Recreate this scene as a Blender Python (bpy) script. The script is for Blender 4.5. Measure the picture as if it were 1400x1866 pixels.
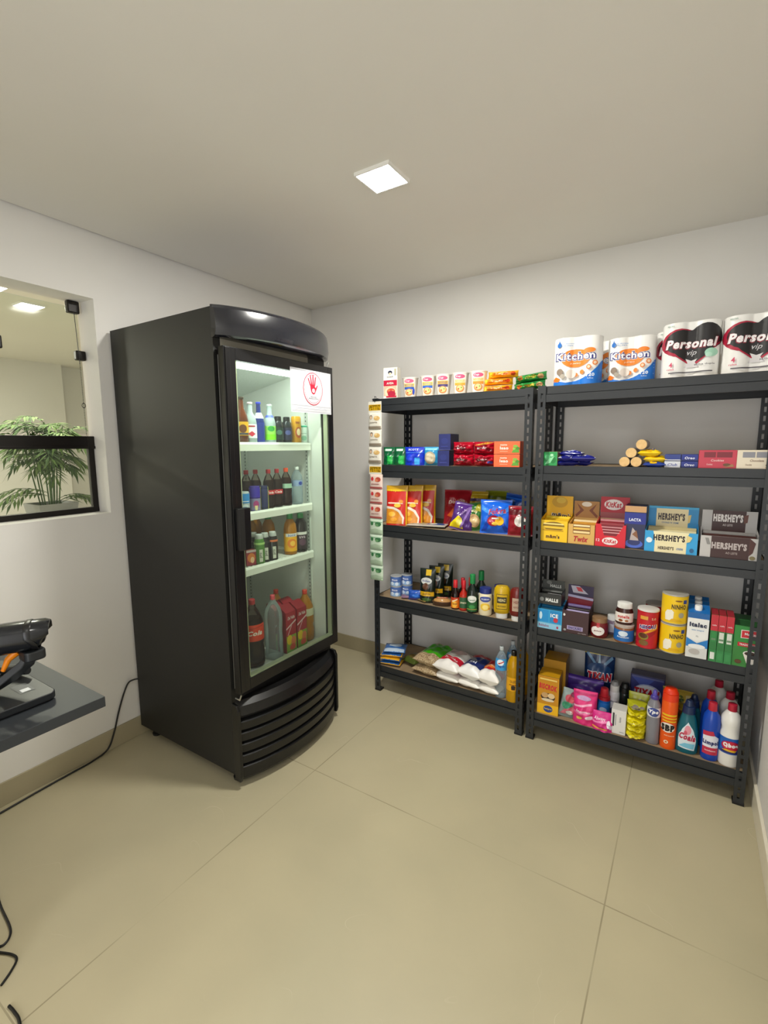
import bpy, bmesh, math, random
from mathutils import Vector, Matrix
from mathutils.geometry import tessellate_polygon
random.seed(7)
PI = math.pi; R = math.radians
for o in list(bpy.data.objects): bpy.data.objects.remove(o)
S = bpy.context.scene
COL = S.collection

# ------------------------------------------------------------------ camera
W, H = 2.735, 2.517                       # room width and height
yaw, pitch, roll = R(-32.7134), R(7.7369), R(-0.387)
fw = Vector((math.sin(yaw)*math.cos(pitch), math.cos(yaw)*math.cos(pitch), -math.sin(pitch)))
rt0 = Vector((math.cos(yaw), -math.sin(yaw), 0)); up0 = rt0.cross(fw)
rt = rt0*math.cos(roll)+up0*math.sin(roll); up = -rt0*math.sin(roll)+up0*math.cos(roll)
cd = bpy.data.cameras.new('camera'); cam = bpy.data.objects.new('camera', cd); COL.objects.link(cam)
cam.matrix_world = Matrix(((rt.x, up.x, -fw.x, 2.4144), (rt.y, up.y, -fw.y, -2.7966), (rt.z, up.z, -fw.z, 1.5265), (0, 0, 0, 1)))
cd.sensor_fit = 'HORIZONTAL'; cd.sensor_width = 36; cd.lens = 873.3/1400*36; cd.clip_start = .02
S.camera = cam

# ------------------------------------------------------------------ light and exposure
wd = bpy.data.worlds.new('world'); S.world = wd; wd.use_nodes = True
wd.node_tree.nodes['Background'].inputs[0].default_value = (.9, .93, 1, 1)
wd.node_tree.nodes['Background'].inputs[1].default_value = .3
S.view_settings.view_transform = 'Standard'; S.view_settings.look = 'None'
S.view_settings.gamma = 1; S.view_settings.use_curve_mapping = False
S.view_settings.exposure = 0.03
LAMP_W = 28.5        # square downlight of the room; the added one behind the camera takes a share
NEXT_W = 22.0        # square downlights of the next room, the added far one scaled from it
FRIDGE_W = 1.7
DAY_W = 30.0         # daylight lamp in the unseen doorway behind the camera, placed to balance the room
LAMP_C = (1.0, .975, .89)

# ------------------------------------------------------------------ materials
_m = {}
def lin(h):
    h = h.lstrip('#'); c = [int(h[i:i+2], 16)/255 for i in (0, 2, 4)]
    return tuple(x/12.92 if x <= .04045 else ((x+.055)/1.055)**2.4 for x in c)
def M(h, rough=.5, metal=0, bump=0, bscale=200, coat=0):
    k = (h, rough, metal, bump, bscale, coat)
    if k in _m: return _m[k]
    m = bpy.data.materials.new('surface_'+h); m.use_nodes = True; nt = m.node_tree; b = nt.nodes['Principled BSDF']
    b.inputs['Base Color'].default_value = (*lin(h), 1); b.inputs['Roughness'].default_value = rough
    b.inputs['Metallic'].default_value = metal; b.inputs['Coat Weight'].default_value = coat
    if bump:
        tc = nt.nodes.new('ShaderNodeTexCoord'); n = nt.nodes.new('ShaderNodeTexNoise'); n.inputs['Scale'].default_value = bscale
        bp = nt.nodes.new('ShaderNodeBump'); bp.inputs['Strength'].default_value = bump; bp.inputs['Distance'].default_value = .002
        nt.links.new(tc.outputs['Object'], n.inputs['Vector']); nt.links.new(n.outputs['Fac'], bp.inputs['Height']); nt.links.new(bp.outputs[0], b.inputs['Normal'])
    _m[k] = m; return m
def noisy(name, h1, h2, scale, rough, bump=0, detail=4, rvar=0):
    m = bpy.data.materials.new(name); m.use_nodes = True; nt = m.node_tree; b = nt.nodes['Principled BSDF']
    tc = nt.nodes.new('ShaderNodeTexCoord'); n = nt.nodes.new('ShaderNodeTexNoise'); n.inputs['Scale'].default_value = scale; n.inputs['Detail'].default_value = detail
    r = nt.nodes.new('ShaderNodeValToRGB'); r.color_ramp.elements[0].position = .35; r.color_ramp.elements[1].position = .65
    r.color_ramp.elements[0].color = (*lin(h1), 1); r.color_ramp.elements[1].color = (*lin(h2), 1)
    nt.links.new(tc.outputs['Object'], n.inputs['Vector']); nt.links.new(n.outputs['Fac'], r.inputs[0]); nt.links.new(r.outputs[0], b.inputs['Base Color'])
    b.inputs['Roughness'].default_value = rough
    if bump:
        bp = nt.nodes.new('ShaderNodeBump'); bp.inputs['Strength'].default_value = bump; bp.inputs['Distance'].default_value = .001
        n2 = nt.nodes.new('ShaderNodeTexNoise'); n2.inputs['Scale'].default_value = scale*40
        nt.links.new(tc.outputs['Object'], n2.inputs['Vector']); nt.links.new(n2.outputs['Fac'], bp.inputs['Height']); nt.links.new(bp.outputs[0], b.inputs['Normal'])
    return m
def clear(name, tint, clearness, gloss=.05, body=None):
    """see-through plastic or glass: a tinted transparent layer, a share of diffuse body and a glossy coat"""
    k = ('clear', name, tint, clearness, gloss, body)
    if k in _m: return _m[k]
    m = bpy.data.materials.new(name); m.use_nodes = True; nt = m.node_tree; nt.nodes.clear()
    out = nt.nodes.new('ShaderNodeOutputMaterial'); t = nt.nodes.new('ShaderNodeBsdfTransparent'); t.inputs[0].default_value = (*lin(tint), 1)
    p = nt.nodes.new('ShaderNodeBsdfPrincipled'); p.inputs['Base Color'].default_value = (*lin(body or tint), 1); p.inputs['Roughness'].default_value = .06
    mx = nt.nodes.new('ShaderNodeMixShader'); lw = nt.nodes.new('ShaderNodeLayerWeight'); lw.inputs['Blend'].default_value = gloss
    ma = nt.nodes.new('ShaderNodeMath'); ma.operation = 'ADD'; ma.use_clamp = True; ma.inputs[1].default_value = 1-clearness
    nt.links.new(lw.outputs['Fresnel'], ma.inputs[0]); nt.links.new(ma.outputs[0], mx.inputs[0])
    nt.links.new(t.outputs[0], mx.inputs[1]); nt.links.new(p.outputs[0], mx.inputs[2]); nt.links.new(mx.outputs[0], out.inputs[0])
    _m[k] = m; return m
def glow(name, col, e):
    m = bpy.data.materials.new(name); m.use_nodes = True; b = m.node_tree.nodes['Principled BSDF']
    b.inputs['Base Color'].default_value = (.8, .8, .8, 1); b.inputs['Emission Color'].default_value = (*col, 1); b.inputs['Emission Strength'].default_value = e
    return m
WALLM = noisy('white_wall_paint', '#e2e0dc', '#e6e4e0', 1.5, .85, .15)
CEILM = noisy('ceiling_paint', '#e6e3dc', '#e9e6df', 1.2, .9, .1)
WHITE = M('#f2f2ee', .4)
GREY = M('#24272a', .42, .0, .15, 500)
BLK = M('#0b0b0d', .35)
FBLK = noisy('black_cabinet_paint', '#121211', '#161615', 2.0, .5)
MDF = noisy('fibreboard', '#8a7458', '#988264', 14, .75, .3)

# ------------------------------------------------------------------ mesh builder
class MB:
    def __init__(s): s.v = []; s.f = []; s.m = []; s.mats = []
    def mi(s, m):
        if isinstance(m, str): m = M(m)
        if m not in s.mats: s.mats.append(m)
        return s.mats.index(m)
    def add(s, vs, fs, m):
        o = len(s.v); i = s.mi(m); s.v += [tuple(p) for p in vs]
        for f in fs: s.f.append([a+o for a in f]); s.m.append(i)
        return s
    def box(s, x0, x1, y0, y1, z0, z1, m):
        vs = [(x, y, z) for x in (x0, x1) for y in (y0, y1) for z in (z0, z1)]
        return s.add(vs, [(0, 1, 3, 2), (4, 6, 7, 5), (0, 4, 5, 1), (2, 3, 7, 6), (0, 2, 6, 4), (1, 5, 7, 3)], m)
    def prism(s, pts, ax, a, b, m, cap=True):
        """extrude a 2-D outline (counter-clockwise) along axis ax from a to b"""
        def P(u, v, w): return {'z': (u, v, w), 'y': (u, w, v), 'x': (w, u, v)}[ax]
        n = len(pts); vs = [P(u, v, a) for u, v in pts]+[P(u, v, b) for u, v in pts]
        fs = [(i, (i+1) % n, n+(i+1) % n, n+i) for i in range(n)]
        if cap: fs += [tuple(range(n-1, -1, -1)), tuple(range(n, 2*n))]
        return s.add(vs, fs, m)
    def lathe(s, prof, m, seg=24, c=(0, 0), sx=1, sy=1, capb=True, capt=True):
        vs = []; fs = []
        for r, z in prof:
            for i in range(seg):
                a = 2*PI*i/seg; vs.append((c[0]+r*sx*math.cos(a), c[1]+r*sy*math.sin(a), z))
        for k in range(len(prof)-1):
            for i in range(seg):
                j = (i+1) % seg; fs.append((k*seg+i, k*seg+j, (k+1)*seg+j, (k+1)*seg+i))
        if capb: fs.append(tuple(range(seg-1, -1, -1)))
        if capt: o = (len(prof)-1)*seg; fs.append(tuple(range(o, o+seg)))
        return s.add(vs, fs, m)
    def tube(s, path, r, m, seg=8, ry=None):
        path = [Vector(p) for p in path]; n = len(path); vs = []; fs = []
        for i, p in enumerate(path):
            t = (path[min(i+1, n-1)]-path[max(i-1, 0)]).normalized()
            a = t.cross(Vector((0, 0, 1)));
            if a.length < .05: a = t.cross(Vector((0, 1, 0)))
            a.normalize(); b = a.cross(t)
            rr = r[i] if isinstance(r, (list, tuple)) else r
            for k in range(seg):
                q = 2*PI*k/seg; vs.append(p+a*rr*math.cos(q)+b*(ry or rr)*math.sin(q))
        for i in range(n-1):
            for k in range(seg):
                j = (k+1) % seg; fs.append((i*seg+k, i*seg+j, (i+1)*seg+j, (i+1)*seg+k))
        fs += [tuple(range(seg-1, -1, -1)), tuple(range((n-1)*seg, n*seg))]
        return s.add(vs, fs, m)
    def ball(s, c, r, m, seg=12, sc=(1, 1, 1)):
        n = seg//2; vs = []; fs = []
        for i in range(n+1):
            t = PI*i/n
            for k in range(seg):
                a = 2*PI*k/seg; vs.append((c[0]+r*sc[0]*math.sin(t)*math.cos(a), c[1]+r*sc[1]*math.sin(t)*math.sin(a), c[2]-r*sc[2]*math.cos(t)))
        for i in range(n):
            for k in range(seg):
                j = (k+1) % seg; fs.append((i*seg+k, i*seg+j, (i+1)*seg+j, (i+1)*seg+k))
        return s.add(vs, fs, m)
    def build(s, name, parent=None, smooth=0, bevel=0, kind=None, label=None, loc=None):
        me = bpy.data.meshes.new(name); me.from_pydata(s.v, [], s.f)
        for m in s.mats: me.materials.append(m)
        me.polygons.foreach_set('material_index', s.m); me.update()
        bm = bmesh.new(); bm.from_mesh(me); bmesh.ops.remove_doubles(bm, verts=bm.verts, dist=1e-6) if smooth else None
        bm.to_mesh(me); bm.free()
        if smooth:
            me.polygons.foreach_set('use_smooth', [True]*len(me.polygons)); me.set_sharp_from_angle(angle=R(smooth))
        o = bpy.data.objects.new(name, me); COL.objects.link(o)
        if parent: o.parent = parent
        if loc: o.location = loc
        if bevel:
            b = o.modifiers.new('bevel', 'BEVEL'); b.width = bevel; b.segments = 2; b.limit_method = 'ANGLE'; b.angle_limit = R(40)
        if kind: o['kind'] = kind
        if label: o['label'] = label
        return o
def thing(name, label, cat, loc=(0, 0, 0), rotz=0, group=None, rotx=0, roty=0):
    o = bpy.data.objects.new(name, None); COL.objects.link(o); o.location = loc; o.rotation_euler = (rotx, roty, rotz)
    o.empty_display_size = .03; o['label'] = label; o['category'] = cat
    if group: o['group'] = group
    return o
def tag(o, label, cat, group=None):
    o['label'] = label; o['category'] = cat
    if group: o['group'] = group
    return o

def smooth_path(P, n=6):
    P = [Vector(p) for p in P]; out = []
    for i in range(len(P)-1):
        a, b, c, d = P[max(i-1, 0)], P[i], P[i+1], P[min(i+2, len(P)-1)]
        for k in range(n):
            t = k/n; out.append(.5*((2*b)+(c-a)*t+(2*a-5*b+4*c-d)*t*t+(3*b-a-3*c+d)*t**3))
    return out+[P[-1]]

# ------------------------------------------------------------------ print on surfaces
_t = {}
def text2d(txt, bold=0, shear=0):
    k = (txt, bold, shear)
    if k in _t: return _t[k]
    cu = bpy.data.curves.new('tmp', 'FONT'); cu.body = txt; cu.offset = bold*.02; cu.shear = shear; cu.resolution_u = 2; cu.space_character = 1+.06*bold
    ob = bpy.data.objects.new('tmp', cu); COL.objects.link(ob); dg = bpy.context.evaluated_depsgraph_get()
    me = bpy.data.meshes.new_from_object(ob.evaluated_get(dg)); me.calc_loop_triangles()
    vs = [(v.co.x, v.co.y) for v in me.vertices]; tr = [tuple(t.vertices) for t in me.loop_triangles]
    bpy.data.objects.remove(ob); bpy.data.curves.remove(cu); bpy.data.meshes.remove(me)
    x0 = min(v[0] for v in vs); x1 = max(v[0] for v in vs); y0 = min(v[1] for v in vs); y1 = max(v[1] for v in vs)
    vs = [((a-x0)/(x1-x0)-.5, (b-y0)/(y1-y0)-.5) for a, b in vs]
    _t[k] = (vs, tr); return _t[k]
def _split(tri, L, out, d=0):
    a, b, c = tri
    e = [((b[0]-a[0])**2+(b[1]-a[1])**2, 0), ((c[0]-b[0])**2+(c[1]-b[1])**2, 1), ((a[0]-c[0])**2+(a[1]-c[1])**2, 2)]
    m = max(e)
    if m[0] <= L*L or d > 9: out.append(tri); return
    if m[1] == 0: q = ((a[0]+b[0])/2, (a[1]+b[1])/2); _split((a, q, c), L, out, d+1); _split((q, b, c), L, out, d+1)
    elif m[1] == 1: q = ((b[0]+c[0])/2, (b[1]+c[1])/2); _split((a, b, q), L, out, d+1); _split((a, q, c), L, out, d+1)
    else: q = ((a[0]+c[0])/2, (a[1]+c[1])/2); _split((a, b, q), L, out, d+1); _split((q, b, c), L, out, d+1)
def prints(mb, F, w, h, specs, e=.0005, de=.00025, L=None, rough=.45):
    """specs in face fractions, u -.5..+.5 across and v 0..1 up.  r u0 v0 u1 v1 col | e u v ru rv col | p [pts] col | t text u v w h col [bold shear rot]"""
    for sp in specs:
        k = sp[0]; tris = []
        if k == 'r': _, u0, v0, u1, v1, col = sp; q = [(u0, v0), (u1, v0), (u1, v1), (u0, v1)]; tris = [(q[0], q[1], q[2]), (q[0], q[2], q[3])]
        elif k == 'e':
            _, u, v, ru, rv, col = sp; n = 20; c = [(u+ru*math.cos(2*PI*i/n), v+rv*math.sin(2*PI*i/n)) for i in range(n)]
            tris = [((u, v), c[i], c[(i+1) % n]) for i in range(n)]
        elif k == 'p':
            _, q, col = sp; tt = tessellate_polygon([[Vector((a*w, b*h, 0)) for a, b in q]]); tris = [tuple(q[i] for i in t) for t in tt]
        elif k == 't':
            _, s_, u, v, tw, th, col = sp[:7]; bold = sp[7] if len(sp) > 7 else 0; shear = sp[8] if len(sp) > 8 else 0; rot = R(sp[9]) if len(sp) > 9 else 0
            vs, tr = text2d(s_, bold, shear)
            def tf(p):
                x, y = p[0]*tw*w, p[1]*th*h
                return (u+(x*math.cos(rot)-y*math.sin(rot))/w, v+(x*math.sin(rot)+y*math.cos(rot))/h)
            tris = [tuple(tf(vs[i]) for i in t) for t in tr]
        T = [tuple((p[0]*w, p[1]*h) for p in t) for t in tris]
        if L:
            out = []
            for t in T: _split(t, L, out)
            T = out
        vs = []; fs = []
        for t in T:
            ar = (t[1][0]-t[0][0])*(t[2][1]-t[0][1])-(t[2][0]-t[0][0])*(t[1][1]-t[0][1])
            if ar < 0: t = (t[0], t[2], t[1])
            o = len(vs); vs += [F(p[0], p[1], e) for p in t]; fs.append((o, o+1, o+2))
        mb.add(vs, fs, M(col, rough) if isinstance(col, str) else col); e += de

# ------------------------------------------------------------------ product builders
def carton(name, label, cat, x, y, z, w, d, h, col, specs=(), side=None, rot=0, group=None, sidespecs=None, part='printed_front', bev=.0015, top=None, rough=.4):
    """x centre, y FRONT face, z base"""
    root = thing(name, label, cat, (x, y+d/2, z), R(rot), group)
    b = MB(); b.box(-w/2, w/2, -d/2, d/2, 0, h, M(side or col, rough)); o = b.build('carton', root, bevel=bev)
    p = MB(); sp = [('r', -.49, .01, .49, .99, col)]+list(specs)
    prints(p, lambda u, v, e: (u, -d/2-e, v), w, h, sp)
    if top: prints(p, lambda u, v, e: (u, -d/2+v, h+e), w, d, [('r', -.48, .02, .48, .98, top)])
    p.build(part, root)
    if sidespecs:
        q = MB(); prints(q, lambda u, v, e: (w/2+e, u, v), d, h, sidespecs); q.build('printed_side', root)
    return root
def radius_fn(prof):
    def f(z):
        for (r0, z0), (r1, z1) in zip(prof, prof[1:]):
            if z0 <= z <= z1 and z1 > z0: return r0+(r1-r0)*(z-z0)/(z1-z0)
        return prof[-1][0] if z > prof[-1][1] else prof[0][0]
    return f
PET = [(.6, 0), (.95, .01), (1, .04), (1, .22), (.93, .27), (.93, .32), (1, .36), (1, .60), (.92, .68), (.6, .80), (.34, .87), (.32, .90)]
PETL = [(.6, 0), (.95, .01), (1, .05), (.97, .15), (1, .3), (.94, .42), (1, .55), (1, .68), (.85, .78), (.5, .87), (.3, .91), (.28, .93)]
SAUCE = [(.9, 0), (1, .02), (1, .48), (.9, .56), (.45, .66), (.4, .8)]
LONGN = [(.9, 0), (1, .02), (1, .52), (.85, .62), (.42, .72), (.36, .9)]
CAN = [(.8, 0), (1, .04), (1, .92), (.86, .99)]
JAR = [(.92, 0), (1, .05), (1, .62), (.9, .72), (.82, .76)]
AERO = [(1, 0), (1, .68), (.9, .73), (.8, .75)]
BLEACH = [(.92, 0), (1, .03), (1, .52), (.86, .60), (.97, .68), (.93, .78), (.6, .86), (.36, .89)]
SQZ = [(.72, .0), (.75, .15), (.98, .22), (1, .4), (.97, .8), (.88, .92), (.5, .99)]
def bottle(name, label, cat, x, y, z, r, h, prof, body, cap=None, band=None, specs=(), group=None, rot=0, sy=1.0, inner=None, capname='cap', bodyname='body', lw=2.0, labelname='label', specz=None, seg=28):
    """x,y centre; cap=(r0,z0,r1,z1,col) as fractions; band=[(z0,z1,col)]; specs printed on the front of the (first) band"""
    root = thing(name, label, cat, (x, y, z), R(rot), group)
    P = [(a*r, b*h) for a, b in prof]
    b = MB(); b.lathe(P, body if not isinstance(body, str) else M(body, .25), seg, sy=sy); b.build(bodyname, root, smooth=50)
    rf = radius_fn(P)
    if inner:
        zt, col = inner; n = MB(); Q = [(rf(0)*.9, .002)]+[(rf(q*zt*h/10)*.955, q*zt*h/10) for q in range(1, 11)]
        n.lathe(Q, M(col, .15) if isinstance(col, str) else col, seg, sy=sy); n.build('drink', root, smooth=50)
    if cap:
        for ci, (r0, z0, r1, z1, col) in enumerate([cap] if not isinstance(cap, list) else cap):
            c = MB(); c.lathe([(r0*r*.97, z0*h), (r0*r, z0*h+.001), (r1*r, z1*h-.002), (r1*r*.85, z1*h)], M(col, .35), seg, sy=sy if r0 > .6 else 1)
            c.build(capname if ci == 0 or cap[1][0] < cap[0][0] - .3 else 'cap_top', root, smooth=40)
    if band or specs:
        q = MB()
        for bi, (z0, z1, col) in enumerate(band or []):
            if bi == 1: q0, q = q, MB()
            n = 6; zz = [z0*h+(z1-z0)*h*i/n for i in range(n+1)]
            q.lathe([(rf(a)+.0005/max(sy, .3), a) for a in zz], M(col, .4) if isinstance(col, str) else col, seg, sy=sy, capb=False, capt=False)
            if bi == 1: q.build('upper_label' if z0 > band[0][0] else 'lower_label', root, smooth=50); q = q0
        z0, z1 = specz or ((band[0][0], band[0][1]) if band else (0, 1))
        def F(u, v, e):
            zz = z0*h+v; rr = rf(zz)+.0006; a = u/r
            return ((rr+e)*math.sin(a), -(rr*sy+e)*math.cos(a), zz)
        if specs: prints(q, F, lw*r, (z1-z0)*h, specs, L=.009)
        q.build(labelname, root, smooth=50)
    return root
def bag(name, label, cat, x, y, z, w, h, t, col, specs=(), group=None, rot=0, flat=False, seal=.05, tilt=0, wr=.06, seed=1, topw=1.0, botflat=False, rough=.28, pw=2.4, fn=None, roll=0, sealcol=None):
    """pillow bag; upright (x centre, y centre, z base) or flat=True lying with its front up"""
    rs = random.Random(seed); ph = [rs.uniform(0, 6.28) for _ in range(8)]
    if flat: root = thing(name, label, cat, (x, y-h/2*math.cos(R(rot)), z+t/2), R(rot), group, rotx=-PI/2+R(tilt)); root.rotation_euler = (-PI/2+R(tilt), R(roll), R(rot))
    else: root = thing(name, label, cat, (x, y, z), R(rot), group, rotx=R(tilt), roty=R(roll))
    def T(u, v):  # half thickness at fractions
        a = max(0, 1-abs(2*u)**2.6)**.6
        if botflat: vv = max(0, (1-v)/1.0); b = min(1, (1-max(0, v-.45)/.55*1.0)**.8*1.0) if v > .45 else 1
        else:
            s = seal; q = (v-s)/(1-2*s)
            b = 0 if q <= 0 or q >= 1 else (1-abs(2*q-1)**pw)**.6
        wv = 1+wr*(math.sin(9*u+7*v+ph[0])+math.sin(17*u-11*v+ph[1])+.8*math.sin(23*v+5*u+ph[2]))
        return t/2*a*b*wv+.0008
    def X(u, v):
        ww = 1-(1-topw)*v
        return u*w*ww*(1-.03*math.sin(PI*v))
    def P(u, v, s_, e=0): return (X(u, v), s_*(T(u, v)+e), v*h)
    nu, nv = 22, 26; b = MB(); vs = []; idx = {}
    for s_ in (-1, 1):
        for j in range(nv+1):
            for i in range(nu+1): idx[s_, i, j] = len(vs); vs.append(P(i/nu-.5, j/nv, s_))
    bym = {}
    for s_ in (-1, 1):
        for j in range(nv):
            for i in range(nu):
                q = [idx[s_, i, j], idx[s_, i+1, j], idx[s_, i+1, j+1], idx[s_, i, j+1]]
                if s_ > 0: q.reverse()
                u, v = (i+.5)/nu-.5, (j+.5)/nv
                c = fn(u, v) if fn else (sealcol if sealcol and (v < seal or v > 1-seal) else col)
                bym.setdefault(c, []).append(q)
    for i in range(nu):
        for j, flip in ((0, 1), (nv, 0)):
            q = [idx[-1, i, j], idx[-1, i+1, j], idx[1, i+1, j], idx[1, i, j]]
            if flip: q.reverse()
            bym.setdefault(sealcol or col, []).append(q)
    for j in range(nv):
        for i, flip in ((0, 0), (nu, 1)):
            q = [idx[-1, i, j], idx[-1, i, j+1], idx[1, i, j+1], idx[1, i, j]]
            bym.setdefault(col, []).append(q)
    b.v = vs
    for c, fs in bym.items():
        k = b.mi(M(c, rough) if isinstance(c, str) else c)
        for f in fs: b.f.append(f); b.m.append(k)
    b.build('pouch', root, smooth=60)
    if specs:
        q = MB(); prints(q, lambda u, v, e: P(max(-.5, min(.5, u/w)), max(0, min(1, v/h)), -1, e), w, h, specs, e=.0009, de=.0003, L=.01, rough=.3)
        q.build('print', root)
    return root
def display(name, label, cat, x, y, z, w, d, ht, H_, col, hcol, specs=(), hspecs=(), bars=('#888888', 5), hshape=None, rot=0, wings=True, inner='#b9a98c'):
    """counter display carton: tray with cut-down front, raised printed header at the back, bars lying inside"""
    root = thing(name, label, cat, (x, y+d/2, z), R(rot))
    b = MB(); t = .002; bm_, cm = M(col, .4), M(inner, .6)
    b.box(-w/2, w/2, -d/2, -d/2+t, 0, ht, bm_); b.box(-w/2, w/2, d/2-t, d/2, 0, ht*1.25, bm_); b.box(-w/2, w/2, -d/2+t, d/2-t, 0, t, bm_)
    for s_ in (-1, 1):
        xs = sorted((s_*w/2, s_*(w/2-t)))
        b.prism([(-d/2+t, 0), (d/2-t, 0), (d/2-t, ht*1.25), (-d/2+t, ht)], 'x', xs[0], xs[1], bm_)
    b.build('tray', root)
    hb = MB(); hw = w*.5
    shp = hshape or [(-.5, 0), (.5, 0), (.5, 1), (-.5, 1)]
    z0 = ht*1.0
    hb.prism([(a*w*.98, z0+c*(H_-z0)) for a, c in shp], 'y', d/2-.004-.012, d/2-.004-.008, M(hcol, .4)); hb.build('header_panel', root)
    p = MB()
    prints(p, lambda u, v, e: (u, -d/2-e, v), w, ht, specs)
    p.build('printed_front', root) if specs else None
    if hspecs:
        p2 = MB(); prints(p2, lambda u, v, e: (u, d/2-.016-e, z0+v), w*.98, H_-z0, hspecs); p2.build('printed_header', root)
    bc, n = bars
    bb = MB(); 
    for i in range(n):
        yy = -d/2+.006+(d-.03)*i/n; zz = ht*(.62+.42*i/n); dd = (d-.03)/n
        L_ = w/2-.006
        bb.prism([(yy, .003), (yy+dd*.92, .003), (yy+dd*.92, zz+.008), (yy+dd*.5, zz+.014), (yy, zz+.008)], 'x', -L_, L_, M(bc if isinstance(bc, str) else bc[i % len(bc)], .3))
    bb.build('wrapped_bars', root, bevel=.002)
    return root

# ================================================================== THE ROOM
YB = -4.3                                  # wall behind the camera
def struct(name, b, **k): return b.build(name, kind='structure', **k)
# floor tiles: beige porcelain, 60 cm grid with thin joints
def floor_mat():
    m = noisy('porcelain_floor_tile', '#aea68a', '#bdb394', 1.1, .42, .05, 8); nt = m.node_tree; b = nt.nodes['Principled BSDF']
    ramp = [n for n in nt.nodes if n.type == 'VALTORGB'][0]
    tc = [n for n in nt.nodes if n.type == 'TEX_COORD'][0]; sep = nt.nodes.new('ShaderNodeSeparateXYZ'); nt.links.new(tc.outputs['Object'], sep.inputs[0])
    def mth(op, a, b_=None, c=None):
        n = nt.nodes.new('ShaderNodeMath'); n.operation = op
        for i, q in enumerate((a, b_, c)):
            if q is None: continue
            if isinstance(q, (int, float)): n.inputs[i].default_value = q
            else: nt.links.new(q, n.inputs[i])
        return n.outputs[0]
    def line(c, o, p):
        f = mth('FRACT', mth('DIVIDE', mth('SUBTRACT', c, o), p)); f = mth('MINIMUM', f, mth('SUBTRACT', 1, f))
        return mth('LESS_THAN', f, .0022/p)
    g = mth('MAXIMUM', line(sep.outputs[0], .995, 1.27), line(sep.outputs[1], -1.212, 1.21))
    n2 = nt.nodes.new('ShaderNodeTexNoise'); n2.inputs['Scale'].default_value = 2.3; nt.links.new(tc.outputs['Object'], n2.inputs['Vector'])
    g = mth('MULTIPLY', g, mth('MULTIPLY', mth('SUBTRACT', n2.outputs['Fac'], .30), 2.0))
    # pale scratch-like veins of the porcelain pattern
    n3 = nt.nodes.new('ShaderNodeTexNoise'); n3.inputs['Scale'].default_value = 3.1; n3.inputs['Distortion'].default_value = .5; n3.inputs['Detail'].default_value = 2
    nt.links.new(tc.outputs['Object'], n3.inputs['Vector'])
    v = mth('LESS_THAN', mth('ABSOLUTE', mth('SUBTRACT', n3.outputs['Fac'], .44)), .0018)
    n4 = nt.nodes.new('ShaderNodeTexNoise'); n4.inputs['Scale'].default_value = 4; nt.links.new(tc.outputs['Object'], n4.inputs['Vector'])
    v = mth('MULTIPLY', v, mth('MULTIPLY', mth('MAXIMUM', mth('SUBTRACT', n4.outputs['Fac'], .56), 0), 2.5))
    def mix(f, a, col):
        n = nt.nodes.new('ShaderNodeMix'); n.data_type = 'RGBA'; nt.links.new(f, n.inputs[0]); nt.links.new(a, n.inputs[6]); n.inputs[7].default_value = (*lin(col), 1); return n.outputs[2]
    c = mix(v, ramp.outputs[0], '#cfc6ab'); c = mix(g, c, '#7d7258'); nt.links.new(c, b.inputs['Base Color'])
    return m
FLOORM = floor_mat()
NX = -4.6                                  # far end of the next room
struct('floor', MB().box(-.15, W+.1, YB-.1, .1, -.06, 0, FLOORM))
b = MB(); b.box(.014, W+.1, YB-.1, .1, H, H+.03, CEILM); b.box(-.15, W+.1, YB-.1, .1, H+.03, H+.08, CEILM); struct('ceiling', b)
struct('wall_back', MB().box(-.15, W+.1, 0, .1, 0, H+.03, WALLM))
struct('wall_right', MB().box(W, W+.1, YB, 0, 0, H+.03, WALLM))
DX0, DX1, DZ = 1.72, 2.62, 2.15              # unseen doorway behind the camera, sited for the daylight it lets in
b = MB(); b.box(-.15, DX0, YB-.1, YB, 0, H+.03, WALLM); b.box(DX1, W+.1, YB-.1, YB, 0, H+.03, WALLM); b.box(DX0, DX1, YB-.1, YB, DZ, H+.03, WALLM); struct('wall_front', b)
ld = bpy.data.lights.new('daylight', 'AREA'); ld.shape = 'RECTANGLE'; ld.size = DX1-DX0; ld.size_y = DZ; ld.energy = DAY_W; ld.color = (.97, .98, 1)
lo = bpy.data.objects.new('daylight', ld); COL.objects.link(lo); lo.location = ((DX0+DX1)/2, YB-.05, DZ/2); lo.rotation_euler = (R(90), 0, 0)
WY0, WY1, WZ0, WZ1 = -3.05, -1.545, 1.212, 2.223     # window opening
b = MB(); b.box(-.15, 0, YB, WY0, 0, H+.03, WALLM); b.box(-.15, 0, WY1, 0, 0, H+.03, WALLM)
b.box(-.15, 0, WY0, WY1, 0, WZ0, WALLM); b.box(-.15, 0, WY0, WY1, WZ1, H+.03, WALLM); struct('wall_left', b)
BASEM = noisy('skirting_tile', '#a0977c', '#aaa085', 2, .4)
struct('baseboard_left', MB().box(0, .009, YB, 0, 0, .105, BASEM), bevel=.002)
struct('baseboard_back', MB().box(.009, W, -.009, 0, 0, .105, BASEM), bevel=.002)
struct('baseboard_right', MB().box(W-.012, W, YB, -.009, 0, .105, M('#e6dfcb', .4)), bevel=.002)
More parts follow.
